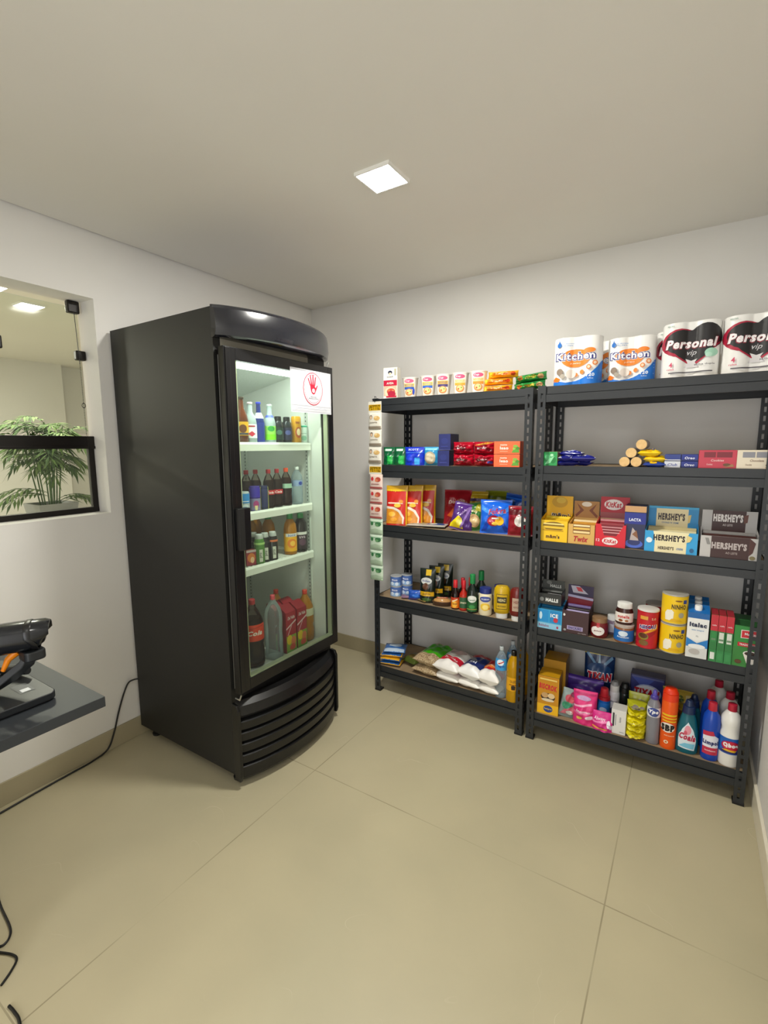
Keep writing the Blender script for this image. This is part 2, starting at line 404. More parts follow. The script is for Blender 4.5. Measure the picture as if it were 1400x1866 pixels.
# the next room, seen through the window
struct('floor_next_room', MB().box(NX, -.15, -3.9, 1.4, -.06, 0, FLOORM))
struct('ceiling_next_room', MB().box(NX, -.15, -3.9, 1.4, H, H+.06, CEILM))
b = MB(); b.box(NX, -3.98, -3.9, .08, 0, H, WALLM); b.box(NX, -4.15, .08, 1.4, 0, H, WALLM); struct('wall_next_room_far', b)
b = MB(); b.box(NX, -.15, 1.4, 1.5, 0, H, WALLM); b.box(-.16, -.15, .1, 1.4, 0, H, WALLM); struct('wall_next_room_side', b)
struct('wall_next_room_end', MB().box(NX, -.15, -4.0, -3.9, 0, H, WALLM))

# ------------------------------------------------------------------ window
def window():
    FX = -.118
    w = bpy.data.objects.new('window_1', None); COL.objects.link(w); w.location = (FX, (WY0+WY1)/2, WZ0); w['kind'] = 'structure'
    dk = M('#15100e', .35, .3)
    def L(b): # shift to local
        b.v = [(x-FX, y-(WY0+WY1)/2, z-WZ0) for x, y, z in b.v]; return b
    b = MB(); b.box(FX-.012, FX+.012, WY1-.028, WY1-.002, WZ0+.002, 1.535, dk); b.box(FX-.012, FX+.012, WY0+.002, WY0+.03, WZ0+.002, 1.535, dk)
    b.box(FX-.014, FX+.014, WY0+.002, WY1-.002, WZ0+.001, WZ0+.026, dk)
    L(b).build('lower_sash_frame', w, bevel=.001)
    b = MB(); b.box(FX-.02, FX+.02, WY0+.002, WY1-.001, 1.527, 1.588, dk); b.box(FX+.02, FX+.026, WY0+.002, WY1-.001, 1.527, 1.54, dk)
    L(b).build('middle_rail', w, bevel=.001)
    g = clear('window_glass', '#f4f7f2', .97, .06)
    L(MB().box(FX-.003, FX+.003, WY0+.03, WY1-.028, WZ0+.026, 1.527, g)).build('lower_pane', w)
    # upper pivoting pane held by black clamps
    L(MB().box(FX-.004, FX+.004, -2.3, WY1-.022, 1.60, WZ1-.03, g)).build('pivoting_pane', w)
    for n, (y0, y1, z0, z1) in dict(a=(-1.612, -1.558, 2.165, 2.221), b=(-1.592, -1.547, 1.95, 1.995), c=(-1.93, -1.885, 1.955, 2.01)).items():
        b = MB(); b.box(FX-.014, FX+.016, y0, y1, z0, z1, dk)
        o = L(b).build('glass_clamp', w, bevel=.006)
    # bead chain
    b = MB(); b.tube([(FX+.02, -1.59, 2.165), (FX+.02, -1.588, 2.158)], .003, dk)
    b.tube([(FX+.02, -1.588, 2.16), (FX+.022, -1.583, 1.93)], .0016, dk, 6)
    for i in range(88):
        z = 1.93-.0078*i; y = -1.583+.00004*i-.0002*i*(i > 0)*.0
        if 1.525 < z < 1.59: x = FX+.028
        else: x = FX+.022
        b.ball((x, y, z), .0024, dk, 6)
    L(b).build('bead_chain', w, smooth=60)
    b = MB(); n = 14
    b.tube([(FX+.024, -1.583+.008*math.cos(2*PI*i/n), 1.735+.011*math.sin(2*PI*i/n)) for i in range(n+1)], .0015, dk, 6)
    L(b).build('chain_ring', w, smooth=60)
window()

# ------------------------------------------------------------------ lamps
def downlight(x, y, label, watt, col, nm='ceiling_light', power=True):
    t = thing(nm, label, 'ceiling light', (x, y, H))
    s = .075
    b = MB(); f = M('#f4f3ee', .4)
    for a in ((-s, s, -s, -s+.006), (-s, s, s-.006, s), (-s, -s+.006, -s+.006, s-.006), (s-.006, s, -s+.006, s-.006)): b.box(*a, -.012, 0, f)
    b.build('frame', t)
    MB().box(-s+.006, s-.006, -s+.006, s-.006, -.010, -.001, glow('lamp_diffuser', (1, .98, 1), 25)).build('diffuser', t)
    ld = bpy.data.lights.new('lamp', 'AREA'); ld.shape = 'SQUARE'; ld.size = .14; ld.energy = watt; ld.color = col
    lo = bpy.data.objects.new('lamp', ld); COL.objects.link(lo); lo.parent = t; lo.location = (0, 0, -.016)
downlight(1.378, -1.18, 'glowing white square downlight on the ceiling in front of the fridge', LAMP_W, LAMP_C)
downlight(2.25, -3.0, 'added unseen square downlight on the ceiling behind the camera', LAMP_W*.22, LAMP_C)  # fill lamp added out of view, set to the right to balance the walls
downlight(-1.53, -1.19, 'square downlight in the next room seen through the window pane', NEXT_W, (1, .95, .84))
downlight(-1.27, -1.50, 'second square downlight in the next room, partly cut by the left edge', NEXT_W*.4, (1, .95, .84))
downlight(-3.0, -2.7, 'added unseen square downlight at the far end of the next room', NEXT_W*3.2, (1, .95, .84))  # strong lamp added out of view to keep the next room's walls bright

# ------------------------------------------------------------------ plant in the next room
def plant():
    px, py = -1.3, -1.27
    b = MB().box(-.22, .22, -.45, .45, 0, 1.02, M('#d9d4c6', .6)); c = b.build('cabinet', bevel=.004, loc=(px, py, 0)); tag(c, 'low cream cabinet in the next room under the potted palm', 'cabinet')
    t = thing('potted_palm', 'potted bamboo palm in a grey square planter seen through the window', 'plant', (px, py, 1.02))
    b = MB(); s0, s1, h = .10, .122, .14
    vs = [(-s0, -s0, 0), (s0, -s0, 0), (s0, s0, 0), (-s0, s0, 0), (-s1, -s1, h), (s1, -s1, h), (s1, s1, h), (-s1, s1, h), (-s1+.012, -s1+.012, h), (s1-.012, -s1+.012, h), (s1-.012, s1-.012, h), (-s1+.012, s1-.012, h), (-s1+.02, -s1+.02, h-.03), (s1-.02, -s1+.02, h-.03), (s1-.02, s1-.02, h-.03), (-s1+.02, s1-.02, h-.03)]
    fs = [(0, 3, 2, 1)]
    for o in (0, 4, 8):
        for i in range(4): fs.append((o+i, o+(i+1) % 4, o+4+(i+1) % 4, o+4+i))
    b.add(vs, fs, noisy('grey_planter', '#8f9090', '#a5a6a4', 6, .5)); b.add([vs[12], vs[13], vs[14], vs[15]], [(0, 1, 2, 3)], M('#3a2f22', .9, bump=1, bscale=60)); b.build('planter', t)
    rs = random.Random(5); st = MB(); lf = MB(); g = [M('#54722f', .75), M('#64833f', .75), M('#425f2b', .75), M('#7f985a', .75)]
    def frond(p, d, L_, droop):
        p = Vector(p); d = Vector(d).normalized(); q = p.copy(); path = [q.copy()]
        n = 9
        for i in range(n):
            q = q+d*L_/n; d = (d+Vector((0, 0, -droop/n))).normalized(); path.append(q.copy())
        st.tube([tuple(a) for a in path], .0018, g[2], 5)
        for i in range(2, n+1):
            t_ = (path[i]-path[i-1]).normalized(); s_ = t_.cross(Vector((0, 0, 1))); s_ = s_.normalized() if s_.length > .01 else Vector((0, 1, 0))
            for sd in (-1, 1):
                dd = (t_*.8+s_*sd*(.9 if i < n else .35)+Vector((0, 0, rs.uniform(-.45, .05)))).normalized(); ll = rs.uniform(.09, .13)*(1-.4*abs(i/n-.6)); wv = dd.cross(Vector((0, 0, 1))).normalized()*.0095
                a = path[i]; m_ = a+dd*ll*.45+Vector((0, 0, -.004)); e_ = a+dd*ll+Vector((0, 0, -.022))
                lf.add([a, m_+wv, e_, m_-wv, m_+Vector((0, 0, .003))], [(0, 1, 4), (1, 2, 4), (2, 3, 4), (3, 0, 4)], rs.choice(g))
    for i in range(13):
        a = rs.uniform(0, 6.28); rr = rs.uniform(.01, .05); h_ = rs.uniform(.34, .60)
        x, y = rr*math.cos(a), rr*math.sin(a)*1.3; tx, ty = x*2.0, y*2.2
        st.tube([(x, y, .11), ((x+tx)/2, (y+ty)/2, .11+h_/2), (tx, ty, .11+h_)], .0045, M('#4a6b35', .5), 6)
        for k in range(6):
            an = a+k*1.05+rs.uniform(-.4, .4); zz = h_*rs.uniform(.62, 1.02)
            frond((x+(tx-x)*zz/h_, y+(ty-y)*zz/h_, .11+zz), (math.cos(an), math.sin(an), rs.uniform(.5, 1.4)), rs.uniform(.15, .25), rs.uniform(1.0, 2.2))
    for sg, zz in ((-1, .17), (-1, .13), (1, .07), (1, .04)):     # the two low side fronds
        for k in range(2): frond((.05*k, sg*.03, .11+zz*.6), (.3*(k-.3), sg*1, .55), rs.uniform(.24, .30), 1.3)
    st.build('stems', t, smooth=60); lf.build('foliage', t)
plant()

# ================================================================== THE FRIDGE
def fridge():
    X0, X1, Y0, Y1, Z0, Z1 = .02, .767, -1.49, -.80, .06, 2.085
    t = thing('display_fridge', 'tall black glass-door drinks fridge with curved header in the left corner', 'fridge', (X0, (Y0+Y1)/2, 0))
    ox, oy = X0, (Y0+Y1)/2
    def B(b, n, par=t, **k):
        b.v = [(x-ox, y-oy, z) for x, y, z in b.v]; return b.build(n, par, **k)
    b = MB(); T = .035
    b.box(X0, X1, Y0, Y0+T, Z0, Z1, FBLK); b.box(X0, X1, Y1-T, Y1, Z0, Z1, FBLK); b.box(X0, X0+T, Y0+T, Y1-T, Z0, Z1, FBLK)
    b.box(X0+T, X1, Y0+T, Y1-T, 1.93, Z1, FBLK); b.box(X0+T, X1, Y0+T, Y1-T, Z0, .45, FBLK)
    cab = B(b, 'cabinet')
    lm = M('#dcdfd9', .4); b = MB(); l = .006; a = (X0+T, X1+.002, Y0+T, Y1-T, .45, 1.93)
    b.box(a[0], a[0]+l, a[2], a[3], a[4], a[5], lm); b.box(a[0]+l, a[1], a[2], a[2]+l, a[4], a[5], lm); b.box(a[0]+l, a[1], a[3]-l, a[3], a[4], a[5], lm)
    b.box(a[0]+l, a[1], a[2]+l, a[3]-l, a[4], a[4]+.02, lm); b.box(a[0]+l, a[1], a[2]+l, a[3]-l, a[5]-.01, a[5], lm)
    # evaporator housing under the top of the liner
    b.prism([(a[0]+l, 1.86), (X0+.45, 1.86), (X0+.62, 1.915), (X0+.62, 1.92), (a[0]+l, 1.92)], 'y', Y0+T+l, Y1-T-l, M('#cfd4cd', .5)) if 0 else None
    vs = []; 
    b.add([(a[0]+l, a[2]+l, 1.80), (a[0]+l, a[3]-l, 1.80), (X0+.55, a[3]-l, 1.90), (X0+.55, a[2]+l, 1.90)], [(0, 1, 2, 3)], M('#c8cec8', .5, bump=.8, bscale=90))
    B(b, 'liner')
    # shelf support strips
    for yy in (Y0+T+l, Y1-T-l-.006):
        b = MB()
        for x in (X0+.16, X0+.64):
            b.box(x, x+.022, yy, yy+.006, .56, 1.78, M('#cdd3cd', .4, .3))
            for k in range(58): b.box(x+.008, x+.014, yy-.0006, yy+.0066, .58+k*.02, .588+k*.02, M('#5a5f5c', .6))
        B(b, 'shelf_support')
    # header
    def arc(y0, y1, x0, bulge, n=20): 
        return [(x0+bulge*(1-(2*i/n-1)**2)**.8, y0+(y1-y0)*i/n) for i in range(n+1)]
    hd = M('#13141a', .22, 0, 0, 200, .4)
    n = 24; zs = [(1.965, -.012), (1.972, .004), (2.0, .012), (2.05, .008), (2.075, .0), (2.078, -.012), (2.085, -.010), (2.09, -.018)]
    vs = []; fs = []
    for z, off in zs:
        for x, y in arc(Y0-.004, Y1+.004, X1+.018, .105, n): vs.append((x+off*.8, y, z))
    m_ = n+1
    for k in range(len(zs)-1):
        for i in range(n): fs.append((k*m_+i, k*m_+i+1, (k+1)*m_+i+1, (k+1)*m_+i))
    # top cap, bottom cap and cheeks to the cabinet
    o = len(vs)
    for k in range(len(zs)): vs += [(X1-.002, Y0-.004, zs[k][0]), (X1-.002, Y1+.004, zs[k][0])]
    for k in range(len(zs)-1):
        fs.append((o+2*k, k*m_, (k+1)*m_, o+2*k+2)); fs.append((k*m_+n, o+2*k+1, o+2*k+3, (k+1)*m_+n))
    k = len(zs)-1; fs.append(tuple([o+2*k]+[k*m_+i for i in range(n+1)]+[o+2*k+1])); fs.append(tuple([o+1]+[i for i in range(n, -1, -1)]+[o]))
    b = MB().add(vs, fs, hd); B(b, 'header', smooth=30)
    B(MB().box(X1-.002, X1+.004, Y0+T, Y1-.13, 1.937, 1.966, M('#8d897c', .45)), 'top_trim')
    # light strip beneath the header
    b = MB().box(X1-.060, X1-.030, Y0+T+.02, Y1-T-.02, 1.872, 1.893, glow('fridge_lamp_glow', (.95, 1, .98), 9)); B(b, 'lamp_tube')
    ld = bpy.data.lights.new('fridge_lamp', 'AREA'); ld.shape = 'RECTANGLE'; ld.size = .03; ld.size_y = .54; ld.energy = FRIDGE_W; ld.color = (.9, 1, .95)
    lo = bpy.data.objects.new('fridge_lamp', ld); COL.objects.link(lo); lo.parent = t; lo.location = (X1-.045-ox, 0, 1.869); lo.rotation_euler = (0, R(12), 0)
    # door: frame, seal, glass, handle
    D0, D1 = X1+.012, X1+.045; y0, y1, z0, z1 = Y0+.012, Y1+.012, .452, 1.932; gy0, gy1, gz0, gz1 = Y0+.072, Y1-.026, .503, 1.883
    dm = M('#0e0e10', .3); b = MB()
    b.box(D0, D1, y0, gy0, z0, z1, dm); b.box(D0, D1, gy1, y1, z0, z1, dm); b.box(D0, D1, gy0, gy1, z0, gz0, dm); b.box(D0, D1, gy0, gy1, gz1, z1, dm)
    b.box(D1, D1+.004, y0+.006, gy0-.030, z0+.004, z1-.004, dm)
    door = B(b, 'door', bevel=.003)
    def BD(b, nn, **k):
        b.v = [(x-ox, y-oy, z) for x, y, z in b.v]; return b.build(nn, door, **k)
    BD(MB().box(X1+.003, D0, y0+.01, gy0-.01, z0+.01, z1-.01, M('#2a2a28', .7)).box(X1+.003, D0, gy1+.01, y1-.01, z0+.01, z1-.01, M('#2a2a28', .7)).box(X1+.003, D0, gy0-.01, gy1+.01, z1-.03, z1-.01, M('#2a2a28', .7)).box(X1+.003, D0, gy0-.01, gy1+.01, z0+.01, z0+.03, M('#2a2a28', .7)), 'gasket')
    sp = M('#b9c2a4', .35, .2); b = MB(); b.box(D0+.002, D1-.006, gy0, gy0+.008, gz0, gz1, sp).box(D0+.002, D1-.006, gy1-.008, gy1, gz0, gz1, sp).box(D0+.002, D1-.006, gy0, gy1, gz0, gz0+.008, sp); BD(b, 'glass_spacer')
    BD(MB().box(D1-.006, D1-.002, gy0, gy1, gz0, gz1, clear('door_glass', '#f3f8f3', .985, .06)), 'glass')
    b = MB(); b.prism([(D1, gy0-.045), (D1+.026, gy0-.045), (D1+.034, gy0-.02), (D1+.030, gy0+.018), (D1, gy0+.018)], 'z', 1.095, 1.275, dm); BD(b, 'handle', bevel=.004)
    # hinges
    ch = M('#b8b8b4', .3, .9)
    for z, yy in ((.435, y0+.004), (1.945, y1-.03)):
        b = MB(); b.tube([(X1+.008, yy, z-.01), (D1-.01, yy, z-.012), (D1-.004, yy+.004, z+.012)], .004, ch); B(b, 'hinge', smooth=50)
    b = MB().tube([(X1+.006, y0+.004, .47), (X1+.006, y0+.004, 1.90)], .0016, ch, 6); B(b, 'hinge_rod')
    # grille: curved louvred cover
    gr = M('#0f0f10', .33); b = MB(); zz0, zz1 = .05, .40
    def ring(z, off, y0_, y1_): return [(x+off, y, z) for x, y in arc(y0_, y1_, X1+.004, .088, n)]
    prof = [(.03, .0), (.045, .012)]
    z = .06
    for k in range(5):
        prof += [(z, .012), (z+.036, .016), (z+.040, .004), (z+.050, -.012), (z+.054, .004)]; z += .054
    prof += [(.345, .014), (.385, .004), (.405, -.02), (.41, -.05)]
    vs = []; fs = []
    for z, off in prof: vs += ring(z, off, Y0+.002, Y1-.002+.01)
    for k in range(len(prof)-1):
        for i in range(n): fs.append((k*m_+i, k*m_+i+1, (k+1)*m_+i+1, (k+1)*m_+i))
    b.add(vs, fs, gr)
    B(b, 'grille', smooth=25)
    for ya, yb, s_ in ((Y0-.003, Y0+.012, -1), (Y1-.004, Y1+.011, 1)):
        b = MB(); b.prism([(X1, .035), (X1+.035, .035), (X1+.042, .06), (X1+.042, .375), (X1+.03, .40), (X1, .405)], 'y', ya, yb, gr); B(b, 'grille_cheek', bevel=.003)
    b = MB(); b.prism([(.0+X1+.105, -1.17), (X1+.112, -1.10), (X1+.112, -.95), (X1+.098, -.90)], 'z', .352, .356, M('#2b2c2f', .4)) if 0 else None
    # feet
    for x in (X0+.06, X1-.04):
        for y in (Y0+.05, Y1-.05):
            b = MB().lathe([(.022, 0), (.024, .012), (.012, .016), (.012, .065)], M('#1b1b1b', .5), 14, c=(x, y)); B(b, 'foot', smooth=40)
    # shelves: wire deck with a white price rail
    wr = M('#e8ebe4', .35)
    for k, z in enumerate((1.548, 1.228, .968)):
        b = MB(); x0, x1, ya, yb = X0+.10, .70, Y0+T+l+.008, Y1-T-l-.008
        for i in range(26):
            y = ya+(yb-ya)*(i+.5)/26; b.tube([(x0, y, z-.003), (x1, y, z-.003)], .0070, wr, 8, .0022)
        for x in (x0, (x0+x1)/2, x1): b.tube([(x, ya, z-.008), (x, yb, z-.008)], .003, wr, 6)
        s_ = B(b, 'wire_shelf')
        b = MB().prism([(x1-.004, z-.036), (x1+.004, z-.036), (x1+.006, z-.006), (x1+.003, z+.004), (x1-.004, z+.004)], 'y', ya, yb, wr)
        b.v = [(x-ox, y-oy, zz) for x, y, zz in b.v]; b.build('price_rail', s_)
        b = MB(); 
    # warning sheet on the door
    q = thing('notice_sheet', 'white notice with a red hand symbol taped on the fridge door', 'notice', (D1+.001, -.955, 1.694), R(90))
    b = MB().box(-.148, .148, -.0012, 0, 0, .205, M('#d3d5db', .5)); b.build('paper', q)
    p = MB(); sh = [('r', -.48, .03, -.474, .97, '#8e8f96'), ('r', .474, .03, .48, .97, '#8e8f96'), ('r', -.48, .965, .48, .972, '#8e8f96'), ('r', -.48, .03, .48, .036, '#8e8f96'), ('r', -.48, .16, .48, .166, '#9a9ba2'),
          ('e', .03, .57, .245, .385, '#c22a42'), ('e', .03, .57, .232, .365, '#d3d5db'), ('e', .03, .57, .215, .338, '#b04a5a'), ('e', .03, .57, .208, .327, '#dcdee4')]
    red = '#d3213c'
    palm = [(-.045, .62), (-.03, .53), (-.01, .47), (.03, .44), (.07, .46), (.10, .53), (.15, .66), (.135, .675), (.09, .60), (.075, .63), (.07, .66), (-.03, .67)]
    sh.append(('p', palm, red))
    for (a0, b0, a1, b1, ww) in ((-.035, .64, -.085, .79, .016), (-.008, .66, -.035, .86, .016), (.027, .66, .027, .88, .016), (.060, .65, .088, .84, .016)):
        sh.append(('p', [(a0-ww, b0), (a0+ww, b0), (a1+ww*.8, b1), (a1-ww*.8, b1)], red)); sh.append(('e', a1, b1, .0135, .022, red))
    sh += [('e', .03, .53, .035, .05, '#dcdee4'), ('t', '18', .03, .53, .04, .05, red), ('t', 'VENDA PROIBIDA', .03, .385, .16, .025, '#33343a', 1), ('t', 'MENORES DE 18 ANOS', .03, .345, .24, .028, '#33343a', 1),
           ('r', -.42, .12, .43, .128, '#a6a7ad'), ('r', -.42, .09, .36, .098, '#a6a7ad')]
    prints(p, lambda u, v, e: (u, -.0012-e, v), .296, .205, sh, e=.0003, de=.0002); p.build('printing', q)
fridge()
b = MB().tube(smooth_path([(.045, -1.495, .330), (.030, -1.518, .330), (.018, -1.54, .318), (.014, -1.565, .27), (.014, -1.60, .18), (.016, -1.63, .09), (.02, -1.67, .02), (.03, -1.75, .006), (.035, -1.85, .006), (.04, -1.97, .006), (.05, -2.10, .006), (.07, -2.35, .006), (.10, -2.6, .006)]), .0042, M('#0d0d0d', .5), 8)
tag(b.build('power_cord', smooth=60), 'black power cord running from the fridge down the wall along the baseboard', 'cable')

# ================================================================== THE RACKS
def rack(label, X0, X1, ht, levels, zlab):
    Y0, Y1 = -.420, -.018; P = .038; TH = .0025
    t = thing('steel_rack', label, 'shelf rack', (X0, Y0, 0), group='boltless steel racks'); t.pop('group') if 'group' in t else None
    def flange(b, u0, u1, place):
        """vertical strip from u0 to u1 with a column of slots down the middle"""
        c = (u0+u1)/2; s = .0048
        place(u0, c-s, 0, ht); place(c+s, u1, 0, ht)
        z = .03; last = 0
        while z < ht-.03:
            place(c-s, c+s, last, z); last = z+.024; z += .040
        place(c-s, c+s, last, ht)
    for sx in (0, 1):
        for sy in (0, 1):
            b = MB(); xo = 0 if sx == 0 else X1-X0; yo = 0 if sy == 0 else Y1-Y0; dx = 1 if sx == 0 else -1; dy = 1 if sy == 0 else -1
            def pf(a, c, z0, z1): xs = sorted((xo+dx*a, xo+dx*c)); ys = sorted((yo, yo+dy*TH)); b.box(*xs, *ys, z0, z1, GREY)
            def ps(a, c, z0, z1): xs = sorted((xo, xo+dx*TH)); ys = sorted((yo+dy*a, yo+dy*c)); b.box(*xs, *ys, z0, z1, GREY)
            flange(b, TH, P, pf); flange(b, 0, P, ps)
            p = b.build('post', t)
            f = MB(); f.box(*sorted((xo-dx*.002, xo+dx*(P+.002))), *sorted((yo-dy*.002, yo+dy*(P+.002))), 0, .012, M('#0c0c0c', .6)); f.build('foot_cap', p, bevel=.002)
    w = X1-X0; d = Y1-Y0
    for z in levels:
        for y, s in ((TH+.0005, 1), (d-TH-.0005, -1)):     # long stepped beams
            b = MB(); ya, yb = sorted((y, y+s*.002)); yc, yd = sorted((y, y+s*.014)); ye, yf = sorted((y+s*.012, y+s*.014))
            b.box(TH, w-TH, *sorted((y+s*.005, y+s*.007)), z-.036, z+.001, GREY)
            b.box(TH, w-TH, ya, yb, z-.070, z-.036, GREY); b.box(TH, w-TH, yc, yd, z-.072, z-.070, GREY); b.box(TH, w-TH, *sorted((y, y+s*.007)), z-.038, z-.036, GREY)
            b.box(TH, w-TH, *sorted((y+s*.007, y+s*.022)), z-.020, z-.018, GREY)
            b.build('beam', t)
        for x, s in ((TH+.0005, 1), (w-TH-.0005, -1)):
            b = MB(); b.box(*sorted((x, x+s*.002)), TH+.015, d-TH-.015, z-.070, z+.001, GREY); b.box(*sorted((x+s*.002, x+s*.018)), TH+.015, d-TH-.015, z-.020, z-.018, GREY); b.build('side_beam', t)
        b = MB().box(.006, w-.006, TH+.008, d-TH-.008, z-.0178, z-.0005, MDF); b.build('shelf_board', t, bevel=.001)
    return t
Z1L = (.169, .617, 1.065, 1.420, 1.802); Z2L = (.151, .613, 1.060, 1.430, 1.805)
rack('dark grey slotted steel rack with five shelves, nearer the fridge', .8136, 1.7457, 1.806, Z1L, 1)
rack('dark grey slotted steel rack with five shelves, beside the right wall', 1.7676, 2.694, 1.809, Z2L, 2)

# ================================================================== CHECKOUT CORNER
def kiosk():
    t = thing('checkout_stand', 'dark grey checkout counter top on a white pedestal at the left edge', 'counter', (1.0, -2.6, 0))
    o = (1.0, -2.6)
    b = MB(); cm = noisy('counter_laminate', '#24282c', '#2b2f33', 3, .5); b.box(.62-o[0], 1.288-o[0], -3.0-o[1], -2.262-o[1], .925, .950, cm); b.build('counter_top', t, bevel=.001)
    b = MB(); wm = M('#e9e2cf', .5)
    vs = [(.62, -2.97), (.86, -2.97), (.86, -2.425), (.62, -2.425)]; vt = [(.62, -2.97), (.80, -2.97), (.80, -2.46), (.62, -2.46)]
    b.add([(x-o[0], y-o[1], 0) for x, y in vs]+[(x-o[0], y-o[1], .925) for x, y in vt], [(3, 2, 1, 0), (4, 5, 6, 7), (0, 1, 5, 4), (1, 2, 6, 5), (2, 3, 7, 6), (3, 0, 4, 7)], wm); b.build('pedestal', t, bevel=.003)
kiosk()
def scanner():
    dk = M('#1c1f22', .4, bump=.1, bscale=900); gl = M('#17191d', .18)
    # stand
    t = thing('scanner_stand', 'black plastic stand plate and neck on the counter top', 'scanner stand', (1.05, -2.42, .950))
    b = MB()
    def rr(x0, x1, y0, y1, r, n=6):
        pts = []
        for cx_, cy_, a0 in ((x1-r, y1-r, 0), (x0+r, y1-r, 90), (x0+r, y0+r, 180), (x1-r, y0+r, 270)):
            for i in range(n+1): a = R(a0+90*i/n); pts.append((cx_+r*math.cos(a), cy_+r*math.sin(a)))
        return pts
    b.prism(rr(-.16, .155, -.11, .095, .018), 'z', .004, .020, dk); b.prism(rr(-.155, .150, -.105, .090, .018), 'z', 0, .004, BLK); base = b.build('base_plate', t, smooth=40, bevel=.002)
    q = MB(); prints(q, lambda u, v, e: (.075+u, .04+v, .020+e), .055, .03, [('r', -.5, 0, .5, 1, '#4a4d50'), ('r', .1, .2, .42, .8, '#c9ccce')]); q.build('sticker', base)
    q = MB()
    for x, y in ((.115, -.05), (.125, -.015)): q.lathe([(.006, .0203), (.006, .0206)], BLK, 12, c=(x, y))
    q.build('screw_hole', base)
    b = MB(); path = [(.02, -.035, .016), (.048, -.005, .030), (.070, .030, .052), (.082, .066, .080), (.084, .078, .104)]
    # flat neck
    vs = []; fs = []
    for i, p in enumerate(path):
        ww = .020-.002*i; tt = .007
        for sx_, sy_ in ((-1, -1), (1, -1), (1, 1), (-1, 1)): vs.append((p[0]+sy_*tt*.7*-1, p[1]+sx_*ww, p[2]+sy_*tt))
    for i in range(len(path)-1):
        for k in range(4): fs.append((i*4+k, i*4+(k+1) % 4, i*4+4+(k+1) % 4, i*4+4+k))
    fs += [(3, 2, 1, 0), tuple(range(len(vs)-4, len(vs)))]
    b.add(vs, fs, dk); b.build('neck', t, smooth=50, bevel=.002)
    b = MB().prism(rr(.062, .110, .056, .100, .012), 'z', .088, .112, dk); b.build('cradle', t, bevel=.004)
    b = MB().tube([(-.06, .06, .030), (-.02, .075, .034), (.02, .088, .036)], [.010, .013, .009], dk, 12); b.build('cable_clip', t, smooth=60)
    # handheld scanner lying in the cradle
    s = thing('barcode_scanner', 'black handheld barcode scanner with orange trigger resting in its stand', 'barcode scanner', (1.092, -2.408, 1.052), R(60))
    b = MB(); vs = []; fs = []; secs = [(-.30, .026, .020, .008), (-.24, .030, .026, .016), (-.16, .034, .030, .028), (-.08, .034, .032, .036), (-.02, .035, .034, .040), (.03, .036, .034, .042), (.075, .037, .033, .043), (.108, .035, .029, .046), (.118, .030, .023, .048)]
    n = 16
    for x, wy, hz, zc in secs:
        for k in range(n):
            a = 2*PI*k/n; ca, sa = math.cos(a), math.sin(a)
            vs.append((x-.012*(sa < 0)*(x > .1), wy*math.copysign(abs(ca)**.7, ca), zc+hz*math.copysign(abs(sa)**.75, sa)))
    for i in range(len(secs)-1):
        for k in range(n): fs.append((i*n+k, i*n+(k+1) % n, (i+1)*n+(k+1) % n, (i+1)*n+k))
    fs += [tuple(range(n-1, -1, -1)), tuple(range(len(vs)-n, len(vs)))]
    b.add(vs, fs, gl); b.build('housing', s, smooth=50)
    b = MB(); vs = []; fs = []
    for x, k_ in ((.070, 1.00), (.072, 1.03), (.082, 1.03), (.084, 1.0)):
        for k in range(n):
            a = 2*PI*k/n; ca, sa = math.cos(a), math.sin(a); vs.append((x+.012*(sa < 0), .0365*k_*math.copysign(abs(ca)**.7, ca), .0435+.0325*k_*math.copysign(abs(sa)**.75, sa)))
    for i in range(3):
        for k in range(n): fs.append((i*n+k, i*n+(k+1) % n, (i+1)*n+(k+1) % n, (i+1)*n+k))
    b.add(vs, fs, BLK); b.build('nose_band', s, smooth=50)
    b = MB(); b.tube([(-.012, 0, .01), (-.027, 0, -.025), (-.047, 0, -.062)], [.022, .019, .017], gl, 14); b.build('grip', s, smooth=60)
    b = MB(); b.tube([(.050, 0, .008), (.032, 0, -.008), (.020, 0, -.034)], [.010, .0075, .005], M('#f08a12', .35), 10); b.build('trigger', s, smooth=60)
scanner()
b = MB().tube(smooth_path([(.45, -2.28, .004), (.545, -2.302, .004), (.66, -2.316, .004), (.70, -2.330, .004), (.715, -2.352, .004), (.70, -2.372, .004), (.72, -2.372, .004), (.77, -2.350, .004), (.80, -2.348, .004), (.825, -2.372, .004), (.845, -2.402, .004)]), .0035, BLK, 8)
tag(b.build('cable', smooth=60), 'thin black cable curling on the floor beside the white pedestal', 'cable')
b = MB().tube(smooth_path([(.925, -2.412, .004), (.955, -2.410, .004), (.996, -2.413, .004), (1.08, -2.44, .004)]), .004, BLK, 8)
tag(b.build('cable', smooth=60), 'short stretch of black cable at the bottom left corner of the floor', 'cable')

